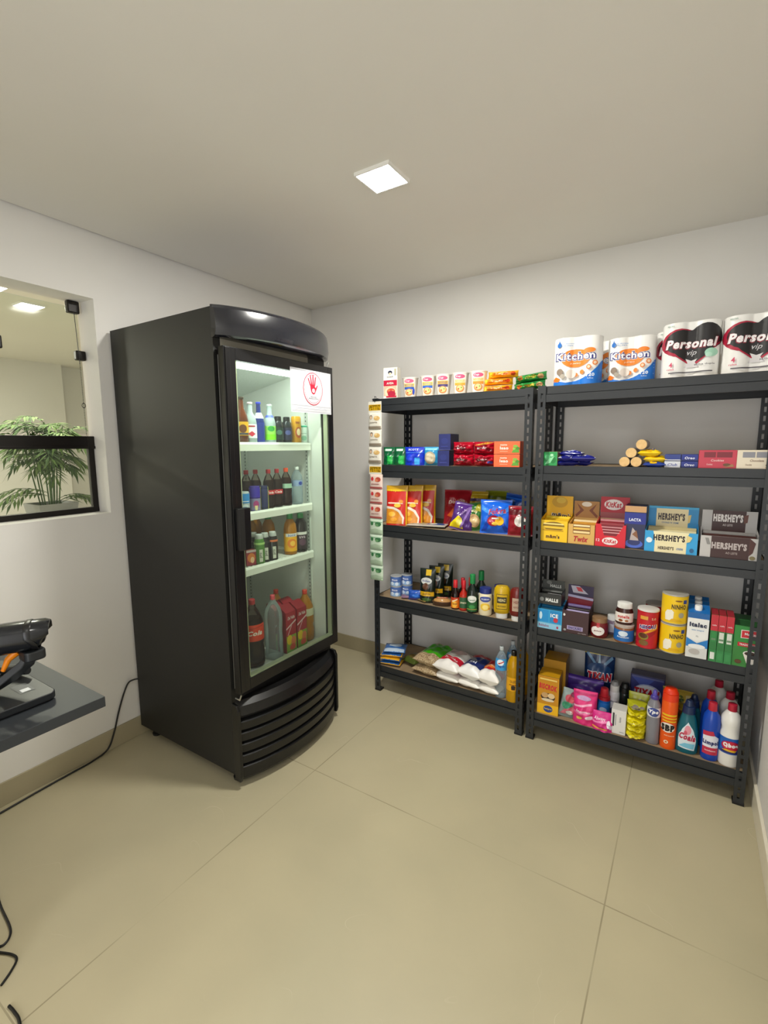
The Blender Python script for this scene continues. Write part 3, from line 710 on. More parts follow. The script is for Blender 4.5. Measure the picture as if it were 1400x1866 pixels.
# ================================================================== LEFT RACK, TOP SHELF
a5, a4, a3, a2, a1 = Z1L[4], Z1L[3], Z1L[2], Z1L[1], Z1L[0]
b5, b4, b3, b2, b1 = Z2L[4], Z2L[3], Z2L[2], Z2L[1], Z2L[0]
carton('cereal_carton', 'white and red oat cereal carton at the left end of the left rack top', 'carton', .905, -.375, a5, .088, .05, .178, '#efece4',
       [('r', -.47, .10, .47, .42, '#d9b89a'), ('r', -.48, .42, .48, .60, '#c2143a'), ('e', 0, .22, .42, .16, '#e9d4b4'), ('e', .05, .24, .3, .10, '#c8503a'), ('e', -.1, .28, .08, .03, '#e27a52'), ('e', .18, .25, .07, .03, '#e8a070'), ('e', .1, .16, .28, .10, '#b01e3c'), ('r', -.3, .05, .45, .10, '#c2143a'),
        ('e', .0, .84, .15, .06, '#26324a'), ('e', .0, .80, .09, .05, '#e8d2b8'), ('r', -.14, .84, .14, .865, '#26324a'), ('t', 'QUAKER', 0, .70, .45, .045, '#26324a', 1), ('t', 'AVEIA', 0, .50, .5, .07, '#f6efe6', 1), ('r', .3, .75, .44, .95, '#b7b39a')], side='#dcd6c8', rot=8)
CUPCOL = [('noodle cup with blue band, first after the cereal carton', '#2d57b5', '#e9c33c', 1.025), ('noodle cup with yellow and blue band, second from the cereal carton', '#3566c0', '#f0d23c', 1.141), ('noodle cup with dark purple band, third from the cereal carton', '#4b3f76', '#d9b04c', 1.234),
          ('noodle cup with orange print, fourth from the cereal carton', '#e8a23c', '#f3ddb0', 1.335), ('noodle cup with orange print touching the yellow biscuit packs', '#dd8f3a', '#f1dca8', 1.437)]
for i, (lb, c1, c2, x) in enumerate(CUPCOL):
    r = .045
    bottle('noodle_cup', 'white '+lb, 'cup noodles', x, -.345, a5, r, .114, [(.72, 0), (.74, .02), (.99, .93), (1.04, .95), (1.04, .98)], '#eae5dc', cap=(1.04, .975, 1.0, 1.0, '#dfe0dc'), capname='lid',
           specs=[('r', -.42, .05, .42, .92, '#efe8dc'), ('e', 0, .80, .32, .10, '#d9557a'), ('t', 'Cup', -.1, .80, .3, .09, '#fbeef0', 1, .2), ('r', -.36, .52, .36, .68, c2), ('t', 'NOODLES', 0, .60, .6, .10, c1, 1), ('r', -.36, .40, .36, .52, c1), ('e', 0, .26, .30, .17, '#c98a52'), ('e', 0, .28, .22, .12, '#ecca86'), ('e', -.1, .24, .06, .04, '#c9452f'), ('e', .1, .30, .05, .03, '#6a9b3c')] + ([('e', .33, .3, .08, .16, '#1f4fc4')] if i == 0 else []), specz=(0, 1), group='cup noodles on the left rack top', rot=18)
def bisc(i, x, y, z, w, h, t, col, c2, lb, rot, grp):
    bag('biscuit_pack', lb, 'biscuit pack', x, y, z, w, h, t, col, [('e', -.05, .5, .22, .28, c2), ('t', 'cookies', -.05, .52, .34, .3, '#fff2d0', 1, .2), ('e', .28, .5, .1, .3, '#8a4a1c')], flat=True, rot=rot, group=grp, seed=i, seal=.03)
for i, (x, z, lb) in enumerate([(1.535, a5+.002, 'bottom of the stack'), (1.538, a5+.037, 'middle of the stack'), (1.565, a5+.071, 'topmost of the stack')]):
    root = bag('biscuit_pack', 'yellow biscuit pack on the left rack top, '+lb, 'biscuit pack', x, -.33, z, .155, .034, .07, '#f0a90c', [('r', -.3, .3, .3, .75, '#e8701c'), ('t', 'Tortuguita', .0, .52, .42, .42, '#fff0c0', 1, .2), ('e', .36, .5, .08, .3, '#c33a1a'), ('e', -.38, .5, .05, .3, '#f8d040')], group='yellow biscuit packs', rot=6, seed=20+i, wr=.1, botflat=False, seal=.02)
for i, (x, z, lb) in enumerate([(1.70, a5+.002, 'lower one'), (1.705, a5+.042, 'upper one')]):
    bag('biscuit_pack', 'green biscuit pack at the right end of the left rack top, '+lb, 'biscuit pack', x, -.32, z, .165, .040, .075, '#1f7a34', [('e', .0, .5, .3, .4, '#2c8f3c'), ('e', -.25, .5, .09, .3, '#e2622a'), ('t', 'Nesfit', .1, .5, .32, .4, '#f2c23a', 1, .2), ('e', .38, .45, .08, .3, '#b8895a')], group='green biscuit packs', rot=-8, seed=30+i, wr=.12, seal=.02, roll=-4)

# ------------------------------------------------------------------ left rack, fourth shelf
for i, x in enumerate((.888, .966)):
    bag('sponge_pack', ('dark green sponge pack at the left end of the fourth shelf', 'dark green sponge pack beside the blue pouch on the fourth shelf')[i], 'pouch', x, -.35, a4, .082, .105, .05, '#0f5c37', [('r', -.08, 0.06, .32, .52, '#1fae4a'), ('r', -.32, .78, .2, .90, '#cfe6d8'), ('e', .34, .7, .06, .06, '#0a3d24')], group='green packs on the left rack', rot=8, seed=i, botflat=True)
bag('wipes_pouch', 'blue pouch with pale blue square on the fourth shelf of the left rack', 'pouch', 1.06, -.35, a4, .125, .105, .06, '#1431b8', [('r', .06, .05, .30, .42, '#39a4ea'), ('t', 'SCOTT', -.05, .86, .5, .10, '#dfe8ff', 1), ('r', -.45, .68, .45, .71, '#3d78e0'), ('e', -.2, .4, .16, .2, '#1c3fd0')], rot=8, seed=3, botflat=True)
bag('cracker_pack', 'light blue pack with a round tan picture on the fourth shelf', 'pouch', 1.165, -.345, a4, .09, .105, .05, '#2f8fc0', [('e', -.05, .42, .38, .34, '#b0a58c'), ('e', -.05, .42, .28, .25, '#cfc3a6'), ('r', -.4, .82, .4, .94, '#7ec6e4')], rot=8, seed=4)
for i, (x, z) in enumerate(((1.243, a4), (1.25, a4+.088))):
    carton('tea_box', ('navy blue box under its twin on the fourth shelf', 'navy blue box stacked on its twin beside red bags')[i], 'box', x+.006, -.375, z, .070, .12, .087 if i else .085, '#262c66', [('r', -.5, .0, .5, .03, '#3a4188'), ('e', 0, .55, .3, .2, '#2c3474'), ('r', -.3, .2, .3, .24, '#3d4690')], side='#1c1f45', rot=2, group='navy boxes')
for i, (x, z, c) in enumerate(((1.358, a4+.002, 'bottom left'), (1.358, a4+.064, 'top left'), (1.478, a4+.002, 'bottom right'), (1.478, a4+.064, 'top right'))):
    sp = [('e', -.05, .5, .34, .24, '#7c0c20'), ('t', 'wafer', -.02, .52, .44, .22, '#ecdfe2', 1, .3), ('e', .33, .3, .1, .12, '#35428c' if i == 2 else '#7a1222')]
    if i == 3: sp.append(('p', [(-.42, .70), (.1, .97), (.44, .93), (.2, .80)], '#d59a35'))
    bag('coffee_bag', 'shiny crimson bag, '+c+' of the four red bags', 'bag', x, -.34, z, .118, .066, .08, '#a90f26', sp, group='crimson bags on the fourth shelf', rot=4, seed=40+i, wr=.16, rough=.18)
for i in (0, 1):
    carton('tea_carton', ('coral tea carton, lower of the two beside the post', 'coral tea carton, upper of the two beside the post')[i], 'carton', 1.612, -.385, a4+.066*i, .136, .075, .0645, '#ee6a3f',
           [('t', 'matte', -.12, .72, .26, .12, '#fbe3d4', 1), ('t', 'leao', -.10, .48, .32, .24, '#fff4ea', 1), ('r', -.26, .2, .04, .23, '#f6c4a8'), ('p', [(.18, .12), (.3, .5), (.46, .3), (.48, .12)], '#5f9b3c'), ('e', .33, .62, .09, .10, '#7bae45'), ('e', .42, .45, .07, .12, '#4c8a33'), ('e', .28, .42, .05, .10, '#8abf4e')], side='#d95a34', group='coral tea cartons', rot=0)

# ------------------------------------------------------------------ left rack, third shelf
for i, (x, y, nm) in enumerate(((.955, -.385, 'front'), (1.030, -.335, 'middle'), (1.078, -.26, 'rear'))):
    bag('soup_pouch', 'tall red and yellow soup pouch, '+nm+' of the three', 'pouch', x, y, a3, .132, .235, .035, '#c8261d', [('r', -.5, .90, .5, 1, '#c99a12'), ('r', -.5, .86, .5, .905, '#e0b51e'), ('t', 'Sopao', -.05, .87, .5, .07, '#e9c62e', 1), ('r', -.4, .54, .3, .575, '#f0d8c0'), ('p', [(-.5, .04), (.34, .04), (.38, .2), (.2, .38), (-.1, .46), (-.5, .48)], '#e9ded0'), ('p', [(-.5, .04), (.28, .04), (.30, .18), (.12, .33), (-.12, .40), (-.5, .42)], '#d98c28'), ('e', -.2, .28, .16, .06, '#f1b73c'), ('e', .22, .60, .1, .045, '#e0902a'), ('e', .06, .50, .16, .05, '#f0c040'), ('e', -.1, .15, .16, .05, '#efa532'), ('r', .44, 0, .5, 1, '#d8a61c')], group='soup pouches on the left rack', rot=14, seed=50+i, tilt=-4, botflat=True, topw=1)
for i, x in enumerate((1.09, 1.20)):
    bag('sachet', ('flat silver sachet lying beside the soup pouches', 'flat blue and silver sachet lying in front of the red snack bag')[i], 'sachet', x, -.335, a3+.002+i*.004, .13, .11, .012, '#b9b6ac', [('r', -.4, .25, .40, .7, '#27468f' if i else '#a79c78'), ('e', -.12, .5, .2, .2, '#d7d2c2'), ('t', 'Knorr', .1, .8, .4, .1, '#39507c', 1)], flat=True, group='flat sachets on the third shelf', rot=12, seed=60+i)
def snack(nm, x, y, w, h, t, col, sp, rot, seed, tilt=-6, roll=0, z=None, sealcol=None):
    bag('snack_bag', nm, 'snack bag', x, y, z or a3, w, h, t, col, sp, rot=rot, seed=seed, tilt=tilt, roll=roll, wr=.13, seal=.07, rough=.22, sealcol=sealcol)
snack('dark red snack bag at the back behind the purple and yellow one', 1.29, -.27, .16, .215, .06, '#8e1520', [('t', 'Doritos', 0, .68, .6, .09, '#d9c0b8', 1, .2, 6), ('p', [(-.35, .3), (.05, .2), (-.1, .5)], '#b5541f'), ('e', .22, .5, .16, .10, '#a8622c'), ('p', [(-.1, .1), (.3, .15), (.12, .4)], '#6b0f18')], 10, 70, -8)
snack('yellow snack bag at the back between red and green ones', 1.40, -.25, .12, .21, .05, '#a98a1c', [('r', -.5, .72, .5, .80, '#3c2550'), ('r', -.5, .90, .5, .93, '#e1c95c'), ('e', 0, .4, .3, .16, '#d4b328')], 8, 71, -10)
snack('olive green snack bag at the very back of the third shelf', 1.485, -.17, .13, .21, .05, '#8c9420', [('r', -.5, .78, .5, .86, '#5e6a14'), ('e', 0, .5, .3, .14, '#b7bd3c')], 8, 72, -8)
snack('small purple and yellow snack bag leaning in front', 1.352, -.365, .125, .155, .05, '#4f2a78', [('p', [(-.5, .06), (.12, .06), (-.02, .42), (-.2, .52), (-.5, .18)], '#e6cf1c'), ('e', -.1, .3, .12, .12, '#f1e67a'), ('t', 'Fandangos', 0, .68, .6, .10, '#b99ad0', 1, .2, 50), ('p', [(-.05, .1), (.05, .1), (.3, .9), (.2, .9)], '#8a6ab0')], 14, 73, -10, 12)
snack('small green snack bag with a tan picture, leaning in front', 1.435, -.335, .12, .155, .05, '#2f6a2c', [('e', 0, .36, .26, .24, '#c19a68'), ('e', .02, .34, .18, .16, '#d9bb88'), ('t', 'Torcida', -.05, .74, .55, .11, '#e3d8a0', 1, .2, -20), ('p', [(.1, .72), (.5, .6), (.5, .92), (.25, .94)], '#a9a12a')], 14, 74, -10, -10)
snack('blue snack bag standing behind the brighter blue one', 1.62, -.27, .15, .205, .05, '#0e3f9a', [('p', [(-.4, .3), (-.3, .3), (-.05, .8), (-.15, .8)], '#0a2c6c'), ('p', [(.0, .3), (.1, .3), (.35, .8), (.25, .8)], '#0a2c6c'), ('r', -.5, .86, .5, .9, '#1f62c8')], -10, 75, -6, 6)
snack('bright blue snack bag with red lettering in front of the post', 1.555, -.365, .165, .18, .06, '#1a63d8', [('p', [(-.46, .06), (-.3, .06), (-.1, .45), (-.2, .5)], '#0d3fae'), ('p', [(.3, .06), (.46, .06), (.2, .5), (.1, .45)], '#0d3fae'), ('p', [(-.46, .7), (-.46, .86), (-.1, .6), (-.18, .55)], '#3a8cf0'), ('p', [(.46, .7), (.46, .86), (.12, .6), (.2, .55)], '#3a8cf0'), ('t', 'Fofura', .05, .66, .56, .17, '#e0a8b8', 1, .25, 8), ('t', 'Fofura', .05, .665, .54, .155, '#b01832', 1, .25, 8), ('e', -.05, .38, .2, .16, '#a31730'), ('e', .14, .38, .14, .13, '#f2b61c'), ('r', -.12, .43, .12, .475, '#e8e4e0'), ('e', .0, .3, .1, .05, '#f6cf4a')], 12, 76, -8)
snack('dark red and white snack bag partly behind the post', 1.685, -.36, .125, .155, .05, '#8c1424', [('e', .0, .48, .24, .18, '#d8d2ca'), ('e', .05, .45, .16, .12, '#efeae2'), ('p', [(-.5, .7), (.2, .7), (.3, .86), (-.5, .9)], '#5c0d18')], 12, 77, -8)

# ------------------------------------------------------------------ left rack, second shelf
for i, (x, y, z, lb) in enumerate(((.925, -.345, a2, 'front stack, lower'), (.925, -.345, a2+.064, 'front stack, upper'), (.967, -.285, a2, 'rear stack, lower'), (.967, -.285, a2+.064, 'rear stack, upper'))):
    bottle('milk_tin', 'small blue and white tin of the '+lb, 'tin', x, y, z, .0365, .063, [(.97, 0), (1, .03), (.97, .06), (.97, .94), (1, .97), (.97, 1)], '#a9adb0', band=[(.07, .93, '#4b6cae')], specs=[('r', -.5, .0, .5, .4, '#8fb4dc'), ('t', 'Moca', 0, .7, .5, .22, '#e8ecf4', 1), ('e', -.2, .3, .14, .2, '#d7e4f4'), ('e', .2, .25, .14, .2, '#d7e4f4')], group='blue milk tins', rot=15, labelname='paper_label')
bag('sachet', 'blue sachet beside the tins on the second shelf', 'sachet', 1.07, -.36, a2, .085, .06, .035, '#1c4fae', [('e', .05, .5, .25, .2, '#2f74da'), ('r', -.4, .1, .3, .2, '#7e4a6a')], rot=20, seed=80)
bag('sachet', 'colourful red and green sachet under the blue one', 'sachet', 1.035, -.345, a2, .10, .06, .02, '#8a6a80', [('e', 0, .5, .3, .3, '#5f7a9a'), ('e', .3, .5, .12, .2, '#b5502e')], flat=True, rot=30, seed=81)
bag('sachet', 'tan and olive sachet between blue sachet and olive pouches', 'sachet', 1.115, -.345, a2, .07, .08, .018, '#7d6a3a', [('e', 0, .5, .3, .3, '#a98a4a'), ('e', .2, .7, .12, .2, '#4d6a2e')], flat=True, rot=-20, seed=82)
for i, (x, y, c) in enumerate(((1.148, -.355, 'front'), (1.163, -.27, 'middle'), (1.185, -.195, 'rear'))):
    bag('coffee_pouch', 'dark green coffee pouch with yellow label, '+c+' of three', 'pouch', x, y, a2, .095, .20, .05, '#101c14', [('r', -.1, .80, .24, .97, '#d9b51c'), ('e', -.05, .64, .36, .10, '#c9ccc8'), ('t', 'Predilecta', -.05, .64, .5, .06, '#27408a', 1), ('e', -.08, .48, .2, .10, '#5b3a28'), ('r', -.45, .20, .45, .33, '#d2a31a'), ('t', 'azeitona', 0, .265, .5, .06, '#6d4c0c', 1), ('e', 0, .10, .3, .05, '#43612c')], group='dark green pouches', rot=12, seed=90+i, botflat=True, tilt=-3)
t = thing('snack_tub', 'small clear-lidded tray of snacks lying before the dark pouches', 'tray', (1.248, -.365, a2), R(18))
b = MB(); b.lathe([(.5, 0), (.9, .003), (1, .018), (1.04, .020), (1.04, .024), (.9, .026)], M('#4a3324', .3), 28, sx=1, sy=1); b.v = [(x*.056, y*.032, z) for x, y, z in b.v]; b.build('tray', t, smooth=40)
b = MB(); b.lathe([(.98, .024), (.9, .034), (.6, .042), (.2, .044)], M('#b98a52', .2), 28); b.v = [(x*.052, y*.029, z) for x, y, z in b.v]; q = b.build('film_lid', t, smooth=60)
b = MB(); prints(b, lambda u, v, e: (u, -.018+v, .0445+e), .07, .034, [('r', -.45, .2, .45, .8, '#c95a3c'), ('t', 'Sardinha', 0, .5, .7, .4, '#f0e0c4', 1)]); b.build('print', t)
def sauce(nm, x, y, r, h, body, cap, band, sp, grp=None, prof=SAUCE, capz=.74, rot=18, cr=.5):
    return bottle('sauce_bottle', nm, 'bottle', x, y, a2, r, h, prof, M(body, .12), cap=(cr, capz, cr*.94, 1, cap), band=band, specs=sp, rot=rot, group=grp)
OR = [('r', -.5, .0, .5, .75, '#e07a18'), ('e', -.05, .35, .3, .3, '#f2b53a'), ('p', [(-.3, .7), (.3, .9), (.3, .8), (-.3, .55)], '#f6e0b0'), ('t', 'soja', 0, .4, .5, .2, '#7a1d10', 1)]
sauce('small soy sauce bottle with red cap and orange label, front one', 1.335, -.375, .0245, .165, '#160806', '#c8242c', [(.05, .42, '#c43a20')], OR, 'soy sauce bottles')
sauce('small soy sauce bottle with red cap, rear one', 1.352, -.31, .0245, .165, '#160806', '#b01c26', [(.05, .42, '#c43a20')], OR, 'soy sauce bottles')
RD = [('r', -.5, .1, .5, .9, '#2f5a3a'), ('t', 'pimenta', 0, .5, .7, .2, '#e4d9b8', 1)]
sauce('slim red pepper sauce bottle with red cap, front one', 1.385, -.375, .024, .17, '#b3261a', '#c41f2a', [(.05, .5, '#b8341f')], RD, 'red pepper sauce bottles')
sauce('slim red pepper sauce bottle with red cap, rear one', 1.406, -.325, .024, .178, '#b3261a', '#b81c28', [(.05, .5, '#b8341f')], RD, 'red pepper sauce bottles')
GR = [('r', -.5, .0, .5, .62, '#1d5c2e'), ('e', 0, .80, .42, .22, '#e9ebe6'), ('t', 'Castelo', 0, .74, .6, .12, '#1d5c2e', 1), ('e', 0, .3, .26, .12, '#3b8f45'), ('r', -.5, .12, .5, .15, '#c8b75a')]
sauce('dark vinegar bottle with green cap and green label, front one', 1.438, -.378, .031, .213, '#14201a', '#1f8a4a', [(.05, .46, '#173f24')], GR, 'dark vinegar bottles', LONGN, .76, cr=.52)
sauce('dark vinegar bottle with green cap, rear one', 1.462, -.31, .031, .222, '#14201a', '#1a7a40', [(.05, .46, '#173f24')], GR, 'dark vinegar bottles', LONGN, .76, cr=.52)
MY = [('e', 0, .84, .44, .16, '#3a4a9a'), ('t', 'HELLMANNS', 0, .84, .62, .09, '#e9ecf6', 1), ('e', 0, .4, .36, .22, '#f0c63c'), ('e', .02, .38, .22, .14, '#f7e08a'), ('e', .3, .3, .08, .07, '#d9952a')]
for i, (x, y) in enumerate(((1.513, -.375), (1.565, -.29))):
    bottle('mayonnaise_jar', ('mayonnaise jar with blue lid in front of its twin', 'mayonnaise jar with blue lid behind the mustard')[i], 'jar', x, y, a2, .036, .150, [(.92, 0), (1, .04), (1, .68), (.92, .78), (.8, .82)], '#efe3c0', cap=(.90, .80, .88, 1, '#26337e'), capname='lid', specs=MY, specz=(.08, .72), rot=18, group='mayonnaise jars')
bottle('mustard_bottle', 'yellow mustard squeeze bottle standing on its white cap', 'bottle', 1.608, -.385, a2, .042, .178, [(.62, .14), (.9, .17), (1, .28), (1, .80), (.93, .92), (.7, .99)], '#c9a40f', cap=(.72, 0, .74, .17, '#eeeeea'), specs=[('r', -.36, .18, .36, .72, '#3a3312'), ('r', -.33, .2, .33, .70, '#cfa813'), ('r', -.3, .40, .3, .62, '#2d2a14'), ('t', 'HEINZ', 0, .51, .46, .10, '#e9d9a0', 1), ('t', 'MOSTARDA', 0, .29, .5, .06, '#3a3312', 1)], specz=(.15, 1), rot=18, sy=.62)
bottle('ketchup_bottle', 'dark red ketchup squeeze bottle on its white cap behind the post', 'bottle', 1.692, -.385, a2, .040, .178, [(.62, .14), (.9, .17), (1, .28), (1, .80), (.93, .92), (.7, .99)], '#6e1712', cap=(.72, 0, .74, .17, '#eeeeea'), specs=[('r', -.36, .2, .36, .66, '#b9a08c'), ('t', 'HEINZ', 0, .52, .5, .10, '#7a1a16', 1), ('t', 'KETCHUP', 0, .34, .5, .06, '#7a1a16', 1)], specz=(.15, 1), rot=18, sy=.62)

# ------------------------------------------------------------------ left rack, bottom shelf
for i, (x, y, z, c, c2) in enumerate(((.905, -.335, a1+.002, '#d9a01c', '#2a5f9e'), (.905, -.335, a1+.028, '#2a5c98', '#e3a91e'), (.91, -.325, a1+.052, '#e0a520', '#2a62a6'), (.925, -.315, a1+.076, '#2d66ac', '#bcd0e4'))):
    bag('seasoning_packet', ('yellow packet at the bottom of the left pile on the lowest shelf', 'blue packet second from the bottom of the left pile', 'yellow packet under the topmost blue one of the left pile', 'blue packet on top of the left pile')[i], 'packet', x, y, z, .14, .13, .026, c, [('r', -.45, .02, .45, .26, c2), ('e', 0, .6, .3, .2, c2)], flat=True, rot=10+4*i, seed=100+i, group='packets piled at the left end', seal=.02)
bag('seasoning_packet', 'olive green packet behind the left pile on the lowest shelf', 'packet', 1.0, -.27, a1+.002, .11, .13, .05, '#4d5a22', [('e', 0, .5, .3, .3, '#6b5a2a')], flat=True, rot=-15, seed=109)
BN = '#a89374'
def beans(u, v): return '#3fa015' if (v > .46 and abs(u) < .5 and not (u < -.18 and v > .72)) else '#a9977a'
beanm = noisy('beans_seen_through_film', '#85694a', '#c4b08c', 160, .35, 0, 1)
for i, (z, lb) in enumerate(((a1+.002, 'under'), (a1+.056, 'on top of'))):
    bag('bean_bag', 'clear and green bag of beans lying %s its twin' % lb, 'bag', 1.15+.008*i, -.28, z, .175, .25, (.075 if i else .056), '#a9977a', [('t', 'Feijao', .12, .72, .4, .09, '#14420c', 1), ('t', 'carioca', .1, .60, .36, .05, '#14420c', 1)] if i else (), flat=True, rot=-4, seed=110+i, fn=(lambda u, v: '#3fa015' if (v > .24 and v < .86 and u > -.38) and not (u < -.14 and v > .74) else beanm), group='bean bags', wr=.08, pw=5, seal=.01)
def flour(x, y, z, w, h, t, fn, sp, lb, rot, sd, base='#efebe4'):
    bag('flour_bag', lb, 'bag', x, y, z, w, h, t, base, sp, flat=True, rot=rot, seed=sd, fn=fn, wr=.07, rough=.35, pw=6, seal=.01)
flour(1.292, -.30, a1+.002, .165, .22, .052, None, (), 'white flour bag under the red banded one', -6, 120)
flour(1.292, -.305, a1+.051, .165, .23, .082, lambda u, v: '#c41a32' if .18 < v < .42 else ('#cdbcb6' if v > .8 else '#f1ede8'), [('t', 'Farinha', .05, .30, .5, .08, '#f6e8e8', 1), ('e', 0, .72, .34, .12, '#b9a09c')], 'white bag with a red band beside the green bean bags', -6, 121)
flour(1.425, -.30, a1+.002, .150, .22, .05, None, (), 'white flour bag under the navy printed one', -6, 122)
flour(1.43, -.315, a1+.050, .150, .20, .080, lambda u, v: '#1c2c6c' if (v > .24 and v < .92) else '#f3f1ee', [('t', 'Sal', -.1, .45, .3, .12, '#e8ecf8', 1), ('e', -.2, .62, .14, .09, '#8a8f9a')], 'white bag with a navy blue top, middle of the lowest shelf', -8, 123)
flour(1.545, -.31, a1+.002, .135, .21, .05, None, (), 'white sugar bag under the red topped one', -6, 124)
flour(1.545, -.315, a1+.050, .135, .21, .085, lambda u, v: '#c2262c' if v > .24 else '#f3efe9', [('e', -.05, .42, .36, .10, '#ef7a2a'), ('t', 'Acucar', -.05, .42, .5, .07, '#fbe8c8', 1)], 'white bag with a red top and orange oval beside the water', -4, 125)
bag('sugar_bag', 'red topped bag further back behind the navy printed bag', 'bag', 1.40, -.13, a1+.002, .14, .13, .075, '#c23038', [('r', -.5, 0, .5, .4, '#e8e0d8')], flat=True, rot=4, seed=126)
WATER = clear('water_plastic', '#e6f0f4', .80, .22, '#d9e6ee')
for i, (x, y) in enumerate(((1.612, -.375), (1.640, -.27))):
    bottle('water_bottle', ('clear water bottle with blue label on the lowest shelf, front one', 'clear water bottle on the lowest shelf, behind the front one')[i], 'bottle', x, y, a1, .033, .285, PETL, WATER, cap=(.36, .93, .36, 1, '#c4cdd2'), band=[(.56, .78, '#3b9fe2')], specs=[('e', -.1, .7, .3, .26, '#e8eef4'), ('p', [(-.3, .62), (.2, .85), (.25, .78), (-.2, .55)], '#c23a3a'), ('t', 'agua', .0, .35, .5, .2, '#1c3f9a', 1)], rot=18, group='water bottles on the left rack')
OIL = clear('oil_plastic', '#f2c21a', .35, .2, '#d9a40c')
for i, (x, y) in enumerate(((1.682, -.385), (1.70, -.28))):
    bottle('oil_bottle', ('yellow cooking oil bottle with black cap at the post, front one', 'yellow cooking oil bottle with black cap, rear one')[i], 'bottle', x, y, a1, .036, .28, PETL, OIL, cap=(.40, .91, .38, 1, '#15120e'), band=[(.24, .50, '#e8a80e')], specs=[('r', -.3, .45, .3, .5, '#7a3a08'), ('t', 'OLEO', 0, .72, .5, .2, '#7a4a06', 1), ('p', [(-.12, .1), (.12, .1), (.16, .38), (0, .45), (-.16, .38)], '#2a1808')], rot=18, group='cooking oil bottles')

# ------------------------------------------------------------------ hanging strip of sachets on the front left post
def strip():
    t = thing('hanging_sachet_strip', 'long strip of cream, pink and green sachets hanging from the left rack corner', 'sachet strip', (.842, -.436, 0))
    b = MB(); b.tube([(.0, .012, 1.812), (0, -.004, 1.815), (0, -.006, 1.795), (0, -.002, 1.785)], .0025, M('#22242a', .4, .6), 8); b.tube([(-.02, .0, 1.80), (.03, .0, 1.80)], .002, M('#22242a', .4, .6), 8); b.build('hook', t, smooth=60)
    z = 1.787; W_ = .090; k = 0
    seq = ['H', 'C', 'C', 'C', 'H', 'P', 'P', 'P', 'G', 'G', 'G', 'G']
    hs = dict(H=.062, C=.098, P=.088, G=.094)
    rs = random.Random(3)
    for s_ in seq:
        h = hs[s_]; z0 = z-h; col = dict(H='#d8d4c6', C='#d9d5c8', P='#dcc4b8', G='#c6d8c2')[s_]
        dx = rs.uniform(-.004, .004); b = MB(); n = 8; vs = []; fs = []
        wv = W_/2*(1+.03*rs.uniform(-1, 1))
        def F(u, v, e=0, s=-1): 
            bul = .0 if s_ == 'H' else .011*(1-abs(2*u/W_)**2.5)**.5*(max(0, 1-abs(2*v/h-1)**3))**.5 if abs(2*u/W_) < 1 else 0
            return (dx+u, s*(bul+.0008+e), z0+v)
        m = 10
        for s in (-1, 1):
            for j in range(m+1):
                for i in range(n+1): vs.append(F(-wv+2*wv*i/n, h*j/m, 0, s))
        o2 = (m+1)*(n+1)
        for j in range(m):
            for i in range(n):
                q = [j*(n+1)+i, j*(n+1)+i+1, (j+1)*(n+1)+i+1, (j+1)*(n+1)+i]; fs.append(tuple(q)); fs.append(tuple(o2+a for a in reversed(q)))
        b.add(vs, fs, M(col, .3)); 
        sp = dict(H=[('r', -.46, .18, .46, .72, '#c99f1c'), ('t', 'PETTIZ', 0, .45, .84, .40, '#4a3208', 1, .15)],
                  C=[('e', -.24, .72, .11, .13, '#4a4038'), ('e', -.24, .70, .08, .10, '#d8b898'), ('e', .2, .66, .22, .13, '#c8a468'), ('e', .12, .72, .10, .07, '#dcc088'), ('t', 'castanha', -.05, .42, .6, .08, '#6a5a48', 1), ('r', -.48, .04, .48, .20, '#8f8474')],
                  P=[('e', -.24, .70, .11, .13, '#c43a40'), ('e', .2, .66, .20, .16, '#b0483a'), ('e', .1, .60, .12, .10, '#d07a58'), ('t', 'amendoim', -.02, .36, .6, .09, '#8a2f30', 1), ('r', -.48, .04, .48, .16, '#b55a58')],
                  G=[('e', -.26, .70, .11, .13, '#3f7a4c'), ('e', .2, .68, .22, .15, '#3a6e46'), ('e', .12, .62, .12, .09, '#6a9a68'), ('r', -.48, .78, .48, .82, '#5c9268'), ('p', [(-.5, .04), (.5, .04), (.5, .3), (0, .40), (-.5, .26)], '#a9bfa4')])[s_]
        prints(b, lambda u, v, e: F(u, v, e+.0005), 2*wv, h, sp, L=.012, rough=.3)
        b.build('card' if s_ == 'H' else 'sachet', t); z = z0-.0005
strip()

# ================================================================== RIGHT RACK, TOP SHELF
def rollpack(nm, label, x, y, z, r, h, rot, specs, group=None, side='#f4f3f0', deep=None):
    t = thing(nm, label, 'paper rolls', (x, y, z), R(rot), group); hw = 2*r
    def g(u):
        a = abs(abs(u)-r)/r; q = math.sqrt(max(0, 1-a*a)); return q if abs(u) > r else max(q, .72)
    n = 36; pts = []
    us = [-hw+2*hw*i/n for i in range(n+1)]
    dp = deep or r
    front = [(u, -dp+r-r*g(u)) for u in us]; back = [(u, dp-r+r*g(u)) for u in reversed(us)]
    pts = front+back; b = MB(); N = len(pts); levels = [(0, .97), (.012, 1), (.97*h, 1), (h*.99, .985), (h, .90)]
    vs = [(px*s, py*s, zz) for zz, s in levels for px, py in pts]; fs = []
    for k in range(len(levels)-1):
        for i in range(N): fs.append((k*N+i, k*N+(i+1) % N, (k+1)*N+(i+1) % N, (k+1)*N+i))
    fs += [tuple(range(N-1, -1, -1)), tuple((len(levels)-1)*N+i for i in range(N))]
    b.add(vs, fs, M(side, .35)); b.build('wrapped_rolls', t, smooth=45)
    p = MB(); F = lambda u, v, e: (u, -dp+r-r*g(max(-hw, min(hw, u)))-.0015-e, v)
    prints(p, F, 2*hw, h, specs, L=.008, e=.0008, de=.0004); p.build('printed_wrap', t, smooth=60)
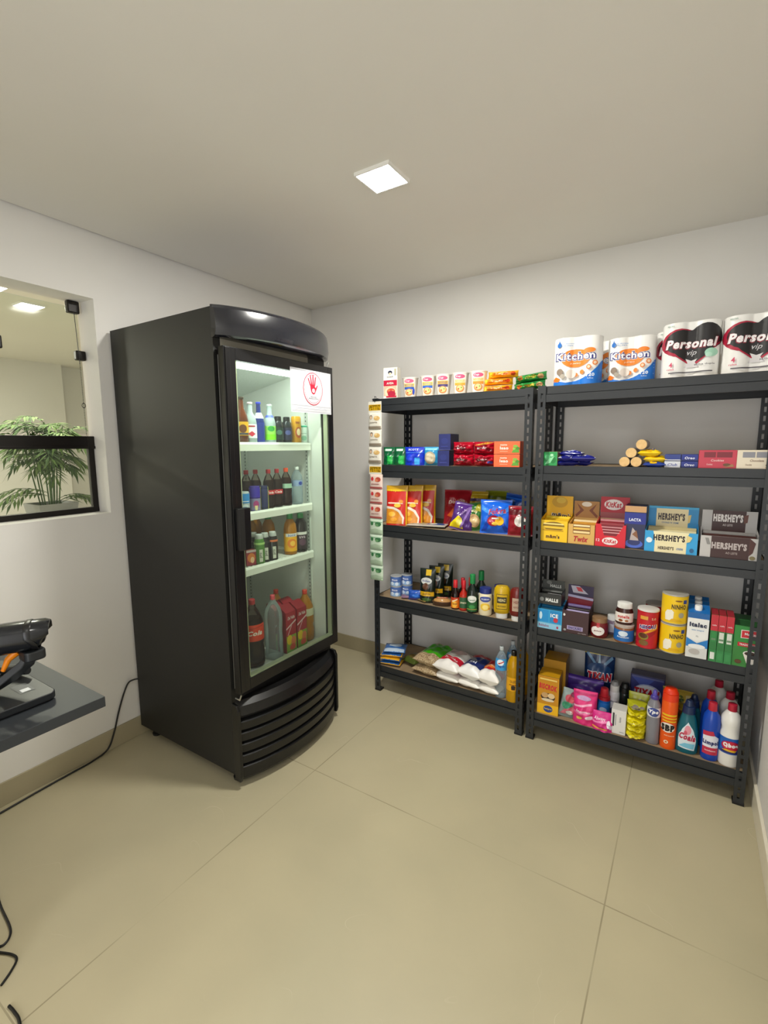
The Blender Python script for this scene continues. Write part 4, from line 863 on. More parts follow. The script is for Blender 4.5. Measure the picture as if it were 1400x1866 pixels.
KS = [('p', [(-.5, .0), (.5, .0), (.5, .50), (.42, .36), (.30, .24), (.15, .15), (0, .10), (-.2, .07), (-.34, .10), (-.5, .13)], '#1474d4'), ('p', [(-.5, .13), (-.42, .20), (-.32, .15), (-.36, .09), (-.5, .10)], '#ef7a1c'),
      ('e', -.02, .56, .30, .185, '#f0862a'), ('e', .26, .70, .12, .05, '#f0862a'), ('t', 'Kitchen', -.02, .60, .86, .19, '#f4f4f8', 5), ('t', 'Kitchen', -.02, .60, .83, .17, '#23287c', 5), ('t', 'Kitchen', -.02, .60, .79, .14, '#f4f4f8', 1.4), ('t', 'JUMBO', -.02, .45, .22, .035, '#fbe3c4', 1),
      ('e', -.36, .84, .045, .05, '#1f6fc4'), ('p', [(-.385, .86), (-.335, .86), (-.36, .94)], '#1f6fc4'), ('t', 'super absorvente', -.19, .86, .26, .025, '#3a86d0', 1), ('t', 'folha dupla', -.2, .82, .24, .022, '#3a86d0', 1),
      ('e', .38, .44, .05, .05, '#f08a3c'), ('e', .26, .36, .05, .05, '#f08a3c'), ('e', .12, .27, .045, .045, '#f08a3c'), ('e', 0, .22, .04, .04, '#f08a3c'), ('e', .38, .44, .03, .03, '#f8d8b8'), ('e', .26, .36, .03, .03, '#f8d8b8'), ('e', -.33, .29, .07, .07, '#8b7a6a'), ('e', -.27, .20, .055, .05, '#a9a093'), ('e', -.1, .24, .10, .09, '#e6dcd2'), ('t', '120', .30, .20, .16, .07, '#eaf2fb', 2), ('t', 'folhas', .30, .13, .12, .025, '#cfe2f6', 1)]
rollpack('paper_towel_pack', 'kitchen paper towel pack standing nearest the left end of the right rack', 1.925, -.325, b5, .0535, .222, 3, KS)
rollpack('paper_towel_pack', 'kitchen paper towel pack beside the toilet rolls, set back', 2.147, -.275, b5, .049, .205, 0, KS, None)
rollpack('paper_towel_pack', 'kitchen paper towel pack standing behind the first one', 1.985, -.14, b5, .0535, .222, 0, KS)
PS = [('e', -.18, .63, .33, .25, '#b01c3c'), ('e', .24, .70, .28, .24, '#1c1a1c'), ('p', [(-.48, .60), (-.30, .42), (0, .22), (.06, .20), (.26, .36), (.50, .62), (.3, .8), (-.2, .86)], '#b01c3c'),
      ('e', -.16, .64, .29, .215, '#1c1a1c'), ('p', [(-.42, .58), (-.2, .38), (.04, .24), (.26, .38), (.50, .64), (.36, .84), (.1, .84), (-.16, .84)], '#1c1a1c'),
      ('t', 'Personal', .0, .60, .90, .19, '#8a1430', 4, .2), ('t', 'Personal', 0, .605, .87, .165, '#f3eef0', 2.2, .2), ('t', 'vip', .02, .43, .16, .11, '#c9c6ca', .4, .3), ('p', [(-.10, .18), (.14, .18), (.08, .27), (.12, .33), (.02, .30), (-.08, .34), (-.04, .26)], '#d9d6d8'),
      ('e', .34, .42, .11, .075, '#a9dcc4'), ('e', .30, .38, .06, .04, '#bfe8d4'), ('t', '4', -.33, .24, .06, .09, '#d4476a', 1), ('t', 'rolos', -.33, .16, .12, .03, '#d4476a', 1), ('r', -.36, .085, .38, .105, '#55535a'), ('t', 'folha dupla', .24, .22, .34, .035, '#7a787e', 1), ('t', 'PERSONAL', -.36, .93, .12, .025, '#5a8a7a', 1)]
rollpack('toilet_paper_pack', 'white toilet paper pack with a black heart, left one in front', 2.375, -.325, b5, .0525, .228, 2, PS)
rollpack('toilet_paper_pack', 'white toilet paper pack with a black heart beside the right wall', 2.590, -.33, b5, .053, .228, 2, PS)
rollpack('toilet_paper_pack', 'white toilet paper pack mostly hidden behind the left front one', 2.345, -.215, b5, .0525, .222, 0, PS)

# ------------------------------------------------------------------ right rack, fourth shelf
carton('tea_carton', 'small green leafy carton at the left end of the fourth shelf', 'carton', 1.83, -.385, b4, .066, .07, .068, '#2f9b54', [('e', -.2, .6, .2, .2, '#5cc07c'), ('e', .2, .4, .2, .24, '#1f7a3c'), ('p', [(-.4, .1), (0, .2), (.3, .7), (-.1, .5)], '#8ad6a0'), ('e', .1, .75, .12, .1, '#a8e0b4')], side='#8a6b4a')
for i, (x, y, z, rt_, lb) in enumerate(((1.905, -.345, b4+.002, 20, 'lower left of the heap'), (1.955, -.32, b4+.003, -14, 'lower right of the heap'), (1.925, -.35, b4+.024, 40, 'middle of the heap'), (1.975, -.35, b4+.024, 8, 'right side of the heap'), (1.915, -.34, b4+.046, -10, 'top of the heap'))):
    bag('chocolate_bar', 'navy blue foil chocolate bar, '+lb, 'chocolate bar', x, y, z, .115, .036, .024, '#1a1f7c', [('r', -.42, .2, .42, .8, '#20298e'), ('t', 'Baton', 0, .5, .5, .5, '#c9cbe6', 1, .2), ('r', -.5, .0, -.44, 1, '#b9b9c4'), ('r', .44, 0, .5, 1, '#b9b9c4')], flat=True, rot=rt_, seed=130+i, group='navy foil bars', rough=.2, wr=.15)
for i, (x, z) in enumerate(((2.155, b4), (2.202, b4), (2.180, b4+.0405), (2.219, b4+.076))):
    t = thing('biscuit_roll', 'tan ended roll of biscuits, '+('left one of the bottom row', 'right one of the bottom row', 'second tier', 'topmost of the pile')[i], 'biscuit roll', (x, -.385, z+.0225+(.001 if i == 3 else 0)), 0, 'biscuit rolls stacked end on')
    b = MB(); r = .0225
    def cyl(b, r0, r1, ya, yb, m, n=22):
        vs = [(rr*math.cos(2*PI*k/n), yy, rr*math.sin(2*PI*k/n)) for yy, rr in ((ya, r0), (yb, r1)) for k in range(n)]
        b.add(vs, [(k, n+k, n+(k+1) % n, (k+1) % n) for k in range(n)]+[tuple(range(n)), tuple(range(2*n-1, n-1, -1))], m)
    cyl(b, r, r, .002, .17, M('#8d7f70', .3)); b.build('wrapper', t, smooth=50)
    b = MB(); cyl(b, r*.93, r*.97, -.0015, .002, noisy('biscuit_end', '#dcb478', '#e9c48a', 60, .7)); b.build('biscuit_end', t)
for i, (x, y, z, c, lb) in enumerate(((2.275, -.375, b4+.002, '#1d3f9a', 'blue and yellow wafer pack at the bottom beside the biscuit rolls'), (2.275, -.36, b4+.021, '#f0c818', 'yellow wafer pack in the middle of its pile'), (2.25, -.365, b4+.048, '#f2cc1c', 'yellow wafer pack lying across the top of its pile'))):
    bag('wafer_pack', lb, 'wafer pack', x, y, z, .09, .055, .020 if i == 0 else .028, c, [('r', -.2, .1, .1, .9, '#e9bd14' if i == 0 else '#d9a80e'), ('t', 'Bis', .05, .5, .3, .5, '#233f8c', 1)], flat=True, rot=5-6*i, seed=140+i, wr=.14)
for i, (x, c, z) in enumerate(((2.341, '#d4d7e0', 0), (2.403, '#1a2c84', 0), (2.341, '#2a3c86', .029), (2.403, '#1c2e8a', .029))):
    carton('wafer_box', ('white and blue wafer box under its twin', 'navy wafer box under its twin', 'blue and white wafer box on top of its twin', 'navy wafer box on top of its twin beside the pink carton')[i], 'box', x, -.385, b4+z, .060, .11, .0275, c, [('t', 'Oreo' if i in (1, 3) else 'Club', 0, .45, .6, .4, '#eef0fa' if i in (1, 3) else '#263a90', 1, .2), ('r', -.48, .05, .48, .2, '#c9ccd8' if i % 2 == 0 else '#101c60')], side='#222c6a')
def cart(nm, x, col, win, txt, tc, ex):
    carton('cookie_carton', nm, 'carton', x, -.395, b4, .129, .10, .074, col, [('r', -.36, .60, .38, .90, win), ('r', -.05, .60, -.02, .90, col), ('t', txt, .0, .44, .34, .12, tc, 1, .2), ('t', txt, -.2, .22, .16, .09, tc, 1)]+ex, side=col)
cart('pinkish red cookie carton on the fourth shelf', 2.499, '#c43a4e', '#7c1f2c', 'Cookies', '#f0c8c8', [('e', .25, .2, .10, .08, '#6b4a2c'), ('p', [(.15, .05), (.45, .1), (.4, .25), (.3, .15)], '#a87850')])
cart('cream white cookie carton nearest the right post', 2.628, '#e8dcc6', '#8f8e96', 'Chocolate', '#8a6a58', [('e', .32, .2, .10, .10, '#5a4a34'), ('p', [(.2, .05), (.45, .3), (.3, .28)], '#c9a058')])

# ------------------------------------------------------------------ right rack, third shelf
display('candy_display_box', 'yellow display box of candy packs at the left end of the third shelf', 'display box', 1.862, -.400, b3, .130, .13, .105, .215, '#f2c21a', '#eab312',
        [('r', -.5, 0, .5, 1, '#f4c61c'), ('e', .0, .72, .40, .22, '#8a6a14'), ('r', -.4, .62, .4, .72, '#e9c23a'), ('r', -.38, .80, .36, .86, '#f6e08a'), ('r', -.4, .50, .36, .56, '#c99a16'), ('t', "m&m's", -.02, .24, .5, .17, '#5a3216', 2)],
        [('r', -.5, 0, .5, 1, '#eab312'), ('e', 0, .72, .30, .26, '#c99a1a'), ('e', .05, .8, .18, .14, '#d9b43a'), ('t', "m&m's", .1, .12, .8, .2, '#f4efe0', 3, 0, -6), ('t', "m&m's", .1, .12, .76, .17, '#3a2416', 2, 0, -6)],
        bars=(['#e4b81c', '#f0d23a', '#caa018'], 5), hshape=[(-.5, 0), (.5, 0), (.5, .72), (.34, .78), (.2, 1), (-.16, 1), (-.34, .85), (-.44, .82)])
display('candy_display_box', 'gold display box of caramel bars beside the yellow one', 'display box', 1.990, -.400, b3, .118, .13, .095, .195, '#d8a650', '#a8743a',
        [('r', -.5, 0, .5, 1, '#d8ab5c'), ('r', -.32, .52, .34, 1, '#8a5a20'), ('r', -.3, .56, .32, .66, '#f3d79a'), ('r', -.3, .74, .32, .84, '#e9bd58'), ('r', -.3, .9, .32, .98, '#f6e2b0'), ('t', 'Twix', -.0, .26, .55, .28, '#b5202a', 2, .3)],
        [('r', -.5, 0, .5, 1, '#b07c3c'), ('p', [(-.4, .9), (-.1, .55), (-.4, .2), (-.45, .3), (-.25, .55)], '#7c3d18'), ('p', [(.4, .9), (.1, .55), (.4, .2), (.45, .3), (.25, .55)], '#7c3d18'), ('e', 0, .85, .2, .12, '#e8dccc'), ('r', -.5, 0, .5, .18, '#caa05a')],
        bars=(['#c98f34', '#e9d2a0', '#b87f2c'], 5))
display('candy_display_box', 'red display box of wafer bars in the middle left of the third shelf', 'display box', 2.116, -.400, b3, .128, .13, .105, .222, '#cf1426', '#b3182a',
        [('r', -.5, 0, .5, 1, '#d5152a'), ('p', [(-.32, 1), (-.2, .5), (.2, .5), (.42, 1)], '#7c1420'), ('r', -.24, .62, .3, .66, '#d99aa0'), ('r', -.27, .74, .34, .78, '#d99aa0'), ('r', -.3, .86, .38, .90, '#d99aa0'), ('e', .0, .26, .26, .17, '#f0e6e4'), ('t', 'KitKat', 0, .26, .42, .18, '#c8142a', 2, .2), ('t', '12', -.4, .28, .12, .12, '#f0e6e4', 1)],
        [('r', -.5, 0, .5, 1, '#b8182c'), ('e', -.05, .68, .33, .22, '#f0e8e6'), ('t', 'KitKat', -.05, .68, .56, .24, '#c8142a', 2, .2), ('r', -.5, 0, .5, .12, '#d9b08c'), ('r', -.5, .12, .5, .36, '#a04a4c')],
        bars=(['#b05a60', '#8e2a34', '#c9868a'], 6))
carton('chocolate_carton', 'tall navy blue chocolate display box with a tan top', 'display box', 2.213, -.385, b3, .086, .10, .195, '#23284f', [('r', -.5, .86, .5, 1, '#c79a68'), ('r', -.5, .58, .5, .84, '#1d2c8c'), ('t', 'LACTA', 0, .68, .56, .07, '#e8ecf8', 2), ('e', 0, .12, .42, .10, '#4a6ad0'), ('e', 0, .16, .30, .08, '#27306c'), ('p', [(-.2, .2), (.22, .2), (.05, .42), (-.1, .50)], '#b9aaa6'), ('p', [(-.1, .34), (.2, .24), (.1, .44)], '#8a5a3a')], side='#1c2044')
display('candy_display_box', 'blue and cream display box of white chocolate bars', 'display box', 2.356, -.405, b3, .198, .14, .093, .190, '#1f96d4', '#1d86c4',
        [('r', -.5, 0, .5, 1, '#2aa0dc'), ('r', -.30, 0, .30, 1, '#efe2b4'), ('p', [(-.34, 1), (-.28, .5), (.26, .5), (.34, 1)], '#f1e6b8'), ('t', "HERSHEY'S", -.03, .70, .60, .30, '#2c1c14', 3), ('t', "HERSHEY'S", -.08, .22, .30, .16, '#3a281a', 2), ('t', 'creme', .18, .22, .12, .10, '#4a70a8', 1), ('e', -.41, .55, .06, .13, '#e8f2f8'), ('p', [(.30, .9), (.40, .8), (.36, .6), (.30, .55)], '#e6d28c'), ('e', .40, .2, .04, .1, '#1c5c8c')],
        [('r', -.5, 0, .5, 1, '#1d8ac8'), ('r', -.34, .0, .30, 1, '#ecdcae'), ('t', "HERSHEY'S", -.03, .52, .54, .34, '#34221a', 3), ('t', "COOKIES 'N' CREME", -.05, .24, .34, .08, '#3c68a0', 1), ('p', [(.30, .62), (.36, .66), (.34, .3), (.30, .25)], '#ddc27a'), ('r', -.5, .9, .5, 1, '#3aa8dc')],
        bars=(['#e6d9a8', '#c9b986'], 4))
display('candy_display_box', 'brown and silver display box of milk chocolate bars by the right post', 'display box', 2.563, -.405, b3, .198, .14, .090, .185, '#b9b6b4', '#bdbab8',
        [('r', -.5, 0, .5, 1, '#c2bfbd'), ('r', -.31, 0, .34, 1, '#3a1a16'), ('t', "HERSHEY'S", .0, .58, .60, .32, '#b9aeac', 3), ('t', 'AO LEITE', .05, .26, .2, .10, '#a89a96', 1), ('p', [(.34, 1), (.44, .8), (.40, .35), (.34, .2)], '#4a221c'), ('p', [(-.42, .9), (-.36, .9), (-.32, .6), (-.38, .6)], '#8a8886'), ('e', .40, .12, .05, .09, '#7a6f4a')],
        [('r', -.5, 0, .5, 1, '#c4c1bf'), ('r', -.31, 0, .30, 1, '#40201c'), ('t', "HERSHEY'S", -.02, .66, .54, .36, '#efe9e6', 3), ('t', 'AO LEITE', -.02, .34, .18, .10, '#cfc4c0', 1), ('p', [(.26, .8), (.34, .86), (.33, .5), (.27, .44)], '#6a3a2a')],
        bars=(['#4a2a26', '#8f8c8a'], 4))

# ------------------------------------------------------------------ right rack, second shelf
display('candy_display_box', 'light blue display box of mints at the left end of the second shelf', 'display box', 1.860, -.405, b2, .122, .12, .100, .118, '#2f9bd0', '#2a8cc0',
        [('r', -.5, 0, .5, 1, '#3aa6d8'), ('r', -.46, .35, -.02, .96, '#1f8ed0'), ('r', .02, .35, .46, .96, '#1c86c6'), ('e', -.34, .65, .06, .2, '#c9e6f4'), ('t', 'ICE', .2, .72, .3, .2, '#f0f4f8', 2), ('e', .26, .5, .09, .12, '#c9303c'), ('r', -.5, 0, .5, .3, '#8fc8e4'), ('t', 'Bubbaloo', -.2, .16, .4, .14, '#8a3060', 1), ('e', .34, .14, .04, .07, '#b03050')], bars=(['#2c94cc', '#7cc4e6'], 3))
display('candy_display_box', 'black display box of mints standing on the light blue one', 'display box', 1.855, -.390, b2+.121, .112, .09, .055, .108, '#2d2e2e', '#3a3b3a',
        [('r', -.5, 0, .5, 1, '#303231'), ('t', 'HALLS', .1, .45, .54, .34, '#e8eae8', 3), ('e', -.34, .45, .09, .2, '#8c8f8c')], [('r', -.5, 0, .5, 1, '#3c3e3c'), ('t', 'HALLS', .1, .45, .5, .30, '#bfc2bf', 2), ('e', -.2, .75, .12, .18, '#6a6c6a')], bars=(['#4a4c4a', '#1c1d1c'], 3))
display('candy_display_box', 'brown display box of peanut chocolate bars beside the mints', 'display box', 1.983, -.405, b2, .122, .13, .112, .215, '#3a2226', '#6a1a30',
        [('r', -.5, 0, .5, 1, '#40262a'), ('r', -.30, .16, .30, .34, '#a89ac0'), ('t', 'SNICKERS', 0, .25, .5, .12, '#2a2a70', 2), ('e', -.42, .8, .04, .06, '#e0dcd8'), ('e', -.38, .12, .05, .05, '#9a9a98'), ('t', 'peso liquido', .28, .06, .3, .05, '#b9b2b0', 1)],
        [('r', -.5, 0, .5, 1, '#7a1426'), ('r', -.5, .45, .5, 1, '#31264a'), ('p', [(-.4, .95), (-.05, .95), (.3, .6), (-.3, .6)], '#b9b6c8'), ('p', [(-.2, .9), (0, .9), (.1, .7), (-.1, .7)], '#c43a44'), ('p', [(-.5, .5), (.5, .42), (.5, .3), (-.5, .38)], '#b4aed0')],
        bars=(['#6a5a8c', '#3a2a3c', '#b5a8d4', '#2a1c20'], 5), hshape=[(-.28, 0), (.5, 0), (.5, 1), (-.35, 1)])
bottle('jam_jar', 'round dark red jam jar with white label and brown lid', 'jar', 2.087, -.365, b2, .041, .095, [(.85, 0), (1, .1), (1, .6), (.88, .74), (.82, .78)], '#6e1a1c', cap=(.86, .76, .82, 1, '#8a6a4a'), capname='lid', specs=[('e', -.02, .38, .38, .24, '#ece6e2'), ('e', 0, .64, .1, .08, '#b0202a'), ('t', 'geleia', -.02, .38, .4, .1, '#7a2a2a', 1, .2), ('r', -.1, .72, .1, .78, '#b0202a')], specz=(0, 1))
bottle('spread_jar', 'blue labelled spread jar under the hazelnut spread jar', 'jar', 2.195, -.370, b2, .0425, .085, [(.92, 0), (1, .08), (1, .84), (.96, .9)], '#8a5a3c', cap=(.98, .84, 1.0, 1, '#b8aca4'), capname='lid', band=[(.12, .74, '#1d68b4')], specs=[('e', 0, .7, .24, .24, '#d8e4f0'), ('t', 'Amendoim', 0, .4, .6, .16, '#e8f0f8', 1)])
bottle('spread_jar', 'hazelnut spread jar with white lid standing on the blue jar', 'jar', 2.192, -.370, b2+.086, .0385, .102, [(.86, 0), (.98, .08), (1, .35), (.96, .6), (.84, .72), (.8, .76)], '#3a1812', cap=(.84, .74, .82, 1, '#f0efec'), capname='lid', band=[(.12, .55, '#ebe4dc')], specs=[('t', 'nutella', 0, .62, .66, .34, '#c41f2a', 2), ('e', -.15, .2, .12, .14, '#8a4a20'), ('e', .18, .2, .1, .12, '#a8683a')], sy=.8)
bottle('spread_jar', 'small jar with white lid half hidden behind the spread jars', 'jar', 2.142, -.29, b2, .036, .09, JAR, '#6a5a6c', cap=(.86, .76, .84, 1, '#dcdcda'), capname='lid', band=[(.15, .6, '#b9b8c4')])
bottle('cocoa_tin', 'red chocolate powder tin with a pale lid', 'tin', 2.290, -.375, b2, .044, .180, [(1, 0), (1, .96)], '#c01c26', cap=(1.02, .945, 1.0, 1, '#dcd8d4'), capname='lid', specs=[('r', -.5, .0, .5, 1, '#c41c28'), ('p', [(-.5, .30), (.5, .55), (.5, .68), (-.1, .45)], '#e89a1c'), ('p', [(-.5, .15), (-.1, .2), (.5, .48), (.5, .55), (-.5, .30)], '#a81420'), ('t', 'NESCAU', .02, .60, .84, .13, '#f6f2f6', 3, .2, 6), ('t', 'NESCAU', .02, .60, .78, .10, '#27307c', 2.4, .2, 6), ('e', -.18, .32, .24, .10, '#8a7c2a'), ('e', -.18, .34, .20, .07, '#5a2f1a'), ('r', -.35, .80, .0, .90, '#e0a040'), ('e', -.15, .14, .22, .08, '#7a5a2c'), ('t', '2.0', .25, .84, .2, .06, '#f0d0a0', 1)], specz=(.02, .93), rot=4)
bottle('cocoa_tin', 'chocolate powder tin hidden behind the front red one', 'tin', 2.315, -.27, b2, .044, .180, [(1, 0), (1, .96)], '#a81822', cap=(1.02, .945, 1.0, 1, '#8f8a86'), capname='lid')
NN = [('r', -.5, 0, .5, 1, '#f2c714'), ('e', .12, .84, .14, .03, '#8a5a1c'), ('t', 'NINHO', .14, .62, .56, .18, '#3a2c1c', 2), ('r', .30, .74, .46, .88, '#2a3f8c'), ('p', [(-.36, .10), (-.06, .10), (-.04, .42), (-.12, .50), (-.30, .48), (-.38, .36)], '#f4eedc'), ('e', .24, .32, .11, .10, '#a9a48c'), ('p', [(-.2, .08), (.3, .08), (.2, .16), (-.1, .18)], '#e6b20e')]
for i, z in enumerate((b2, b2+.134)):
    bottle('milk_powder_tin', ('yellow milk powder tin, lower of the two', 'yellow milk powder tin, upper of the two')[i], 'tin', 2.390, -.372, z, .051, .132, [(.97, 0), (1, .015), (.985, .05), (.985, .95), (1, .975), (.98, 1)], '#b4b0a6', band=[(.04, .96, '#f0c412')], specs=NN, rot=4, group='yellow milk powder tins')
IT = [('r', -.5, .86, .5, 1, '#1a62a8'), ('p', [(-.5, .86), (-.34, .92), (-.3, 1), (-.5, 1)], '#1a62a8'), ('r', -.49, .42, .49, .88, '#f0f0ee'), ('p', [(-.5, .24), (.5, .24), (.5, .44), (.14, .36), (0, .33), (-.14, .36), (-.5, .44)], '#1c7cc8'), ('p', [(-.42, .44), (-.12, .38), (0, .35), (.12, .38), (.42, .44), (.42, .5), (-.42, .5)], '#f0f0ee'), ('r', -.49, 0, .49, .24, '#d9dad8'), ('e', 0, .26, .4, .05, '#eceeee'), ('t', 'Italac', 0, .74, .80, .10, '#2a2f4a', 3), ('t', 'leite integral', 0, .62, .56, .035, '#5a8ac0', 1), ('t', '1L', 0, .49, .12, .03, '#7a8090', 1), ('e', -.1, .14, .26, .06, '#b9b4b0')]
for i, y in enumerate((-.412, -.345, -.278)):
    t = carton('milk_carton', 'white and blue long-life milk carton, '+('front', 'middle', 'rear')[i]+' of the row of three', 'milk carton', 2.480, y, b2, .078, .064, .200, '#eceeec', IT, side='#dfe3e6', group='milk cartons in a row', rot=2)
    b = MB(); vs = [(-.039, -.032, .2), (.039, -.032, .2), (.039, .032, .2), (-.039, .032, .2), (-.039, .022, .222), (.039, .022, .222), (.039, .030, .222), (-.039, .030, .222)]
    b.add(vs, [(0, 1, 5, 4), (1, 2, 6, 5), (2, 3, 7, 6), (3, 0, 4, 7), (4, 5, 6, 7)], M('#1a6ab4', .4)); b.build('sloped_top', t)
    b = MB().lathe([(.014, .206), (.014, .226), (.013, .228)], M('#f2f2f0', .4), 18, c=(-.002, -.006)); b.build('cap', t, smooth=40)
for i, x in enumerate((2.538, 2.565, 2.592)):
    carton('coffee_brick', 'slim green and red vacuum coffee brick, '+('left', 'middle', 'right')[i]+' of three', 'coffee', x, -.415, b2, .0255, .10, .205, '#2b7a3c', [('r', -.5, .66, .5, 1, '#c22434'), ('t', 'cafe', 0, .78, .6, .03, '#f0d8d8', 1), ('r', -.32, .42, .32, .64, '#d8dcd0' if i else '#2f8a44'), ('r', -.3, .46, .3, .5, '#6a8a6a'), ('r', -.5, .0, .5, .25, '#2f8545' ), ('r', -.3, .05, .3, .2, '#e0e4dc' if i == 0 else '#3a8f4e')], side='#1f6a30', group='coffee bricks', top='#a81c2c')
for i, (y, lb) in enumerate(((-.412, 'front one'), (-.325, 'rear one'))):
    carton('coffee_box', 'green coffee box with a cup picture beside the right post, '+lb, 'coffee', 2.648, y, b2, .083, .08, .175, '#2f8a3a', [('r', -.5, .0, .5, .48, '#347f34'), ('p', [(-.22, .70), (.5, .72), (.5, .92), (-.22, .90)], '#f0e8e4'), ('p', [(-.19, .715), (.5, .735), (.5, .905), (-.19, .885)], '#c8202e'), ('t', 'Melitta', .18, .81, .5, .06, '#f4ecec', 2), ('r', -.32, .50, .5, .60, '#c0222c'), ('t', 'TRADICIONAL', .1, .55, .7, .05, '#f4ecec', 1), ('e', .22, .34, .30, .075, '#f4f0ea'), ('p', [(-.08, .34), (.5, .34), (.44, .14), (.30, .08), (.10, .10)], '#ece6dc'), ('e', .22, .345, .24, .05, '#3a1f10'), ('e', -.25, .12, .14, .05, '#5a3a1c')], side='#276f30', top='#205c28', group='green coffee boxes')

# ------------------------------------------------------------------ right rack, bottom shelf
PD = [('r', -.5, .0, .5, .26, '#f0b818'), ('e', .02, .14, .22, .09, '#27468c'), ('t', 'Pedigree', .02, .14, .36, .05, '#f2d03a', 1), ('r', -.46, .26, .46, .98, '#c98a14'), ('t', 'BISCROK', 0, .72, .84, .15, '#c8202c', 3, 0, -4), ('e', 0, .46, .34, .10, '#3a2418'), ('e', -.14, .50, .16, .07, '#c9a06c'), ('e', .16, .50, .16, .07, '#e4c89a'), ('e', 0, .38, .3, .04, '#e0d0b0'), ('r', -.4, .90, .4, .94, '#f0d070')]
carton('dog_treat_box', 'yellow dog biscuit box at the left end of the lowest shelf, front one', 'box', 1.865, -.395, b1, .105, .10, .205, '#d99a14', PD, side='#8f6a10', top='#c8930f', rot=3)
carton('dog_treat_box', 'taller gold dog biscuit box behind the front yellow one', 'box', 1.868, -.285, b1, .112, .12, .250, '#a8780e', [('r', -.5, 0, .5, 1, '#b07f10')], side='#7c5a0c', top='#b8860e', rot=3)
snack('colourful red and green striped pack beside the dog biscuits', 1.955, -.37, .085, .15, .04, '#8a9a98', [('e', 0, .7, .3, .14, '#c04a58'), ('e', -.1, .45, .3, .14, '#3a8f6c'), ('p', [(-.4, .1), (.4, .2), (.3, .5), (-.2, .3)], '#c86a78'), ('e', .1, .22, .2, .08, '#dfe4e0'), ('e', .15, .85, .2, .08, '#7a2a4a')], 10, 150, -6, 10, b1)
bag('diaper_pack', 'deep purple pack lying at the back of the lowest shelf', 'pack', 2.0, -.17, b1, .20, .145, .10, '#472a8c', [('e', 0, .6, .35, .16, '#5d3cae'), ('r', -.5, .88, .5, .94, '#7c5cc4')], seed=151, botflat=True, wr=.1)
bag('sanitary_pad_pack', 'bright pink pad pack with wavy print, the larger one', 'pack', 2.040, -.355, b1, .112, .160, .09, '#e0307c', [('p', [(-.46, .30), (.46, .36), (.46, .44), (-.46, .38)], '#f06aa8'), ('p', [(-.46, .5), (.3, .62), (.3, .68), (-.46, .56)], '#f9b0d0'), ('e', -.05, .80, .3, .07, '#c49ac8'), ('e', .22, .25, .18, .06, '#f4e4ee'), ('t', 'Intimus', -.05, .42, .6, .08, '#fbe2ee', 1, .2), ('e', -.2, .2, .12, .05, '#e8c060'), ('r', -.46, .90, .46, .95, '#c0206a')], rot=6, seed=152, botflat=True, rough=.35)
bag('sanitary_pad_pack', 'small magenta pad pack lying in front of the blue bottle', 'pack', 2.130, -.375, b1, .105, .085, .075, '#d42a86', [('p', [(-.46, .4), (.3, .55), (.3, .65), (-.46, .5)], '#f58ac0'), ('e', .24, .45, .08, .2, '#f0e8f2'), ('e', .34, .3, .07, .14, '#d8c4e0'), ('t', 'Always', -.15, .66, .5, .2, '#fbd4ea', 1, .2), ('r', -.46, .12, .2, .2, '#e8a04a')], rot=4, seed=153, botflat=True, rough=.35)
TX = lambda fr: [('p', [(-.5, .30), (-.1, .62), (-.5, .95)], '#24507a'), ('p', [(.5, .30), (.1, .62), (.5, .95)], '#2f5f94'), ('p', [(-.08, .5), (0, 1), (.08, .5)], '#a8c8e0'), ('p', [(-.4, .9), (0, .55), (.45, .8), (.4, .86), (0, .62), (-.36, .97)], '#7ca6c8'), ('t', 'TIXAN', .0, .26, .86, .26, '#f0ecf0', 4.5, .1), ('t', 'TIXAN', .0, .26, .82, .22, '#c0182c', 3, .1)]
bag('detergent_bag', 'tall navy washing powder bag standing at the back of the lowest shelf', 'bag', 2.065, -.115, b1, .150, .295, .07, '#152f5c', [('r', -.5, .90, .5, .955, '#c9b81c'), ('p', [(-.1, .5), (0, .95), (.1, .5)], '#a8c8e0'), ('p', [(-.45, .9), (0, .62), (.45, .85), (.4, .9), (0, .68), (-.4, .95)], '#6c98c0'), ('e', 0, .64, .4, .12, '#23497c'), ('t', 'TIXAN', .02, .52, .84, .16, '#f0ecf0', 4.5, .1), ('t', 'TIXAN', .02, .52, .80, .135, '#c0182c', 3, .1)], seed=154, botflat=True, rot=6, wr=.09)
carton('detergent_box', 'dark blue washing powder box standing at the back', 'box', 2.297, -.175, b1, .152, .07, .225, '#23275c', [('r', -.46, .1, .46, .94, '#2a2f74'), ('p', [(-.46, .94), (-.1, .7), (.2, .94)], '#3c4c9c'), ('e', .02, .62, .40, .19, '#aab4d8'), ('e', .02, .62, .36, .16, '#dfe0ea'), ('t', 'TIXAN', .0, .62, .74, .17, '#c0182c', 3.5, .1), ('r', -.46, .94, .46, .98, '#5a5f94')], side='#3a3560')
bottle('insecticide_bottle', 'small blue bottle with red lid behind the pink packs', 'bottle', 2.116, -.27, b1, .029, .158, [(.95, 0), (1, .03), (1, .60), (.95, .66)], '#1c62b8', cap=[(1.0, .62, .95, .74, '#b02430'), (.75, .74, .6, 1, '#c82c38')], band=[(.1, .55, '#2a7ad0')], specs=[('e', 0, .5, .3, .2, '#bcd4ee')])
DE = [('r', -.45, .3, .45, .9, '#e4e4e8'), ('p', [(-.3, .1), (.3, .3), (.3, .6), (-.3, .4)], '#4a4a72'), ('t', 'above', 0, .78, .6, .1, '#3a3a50', 1)]
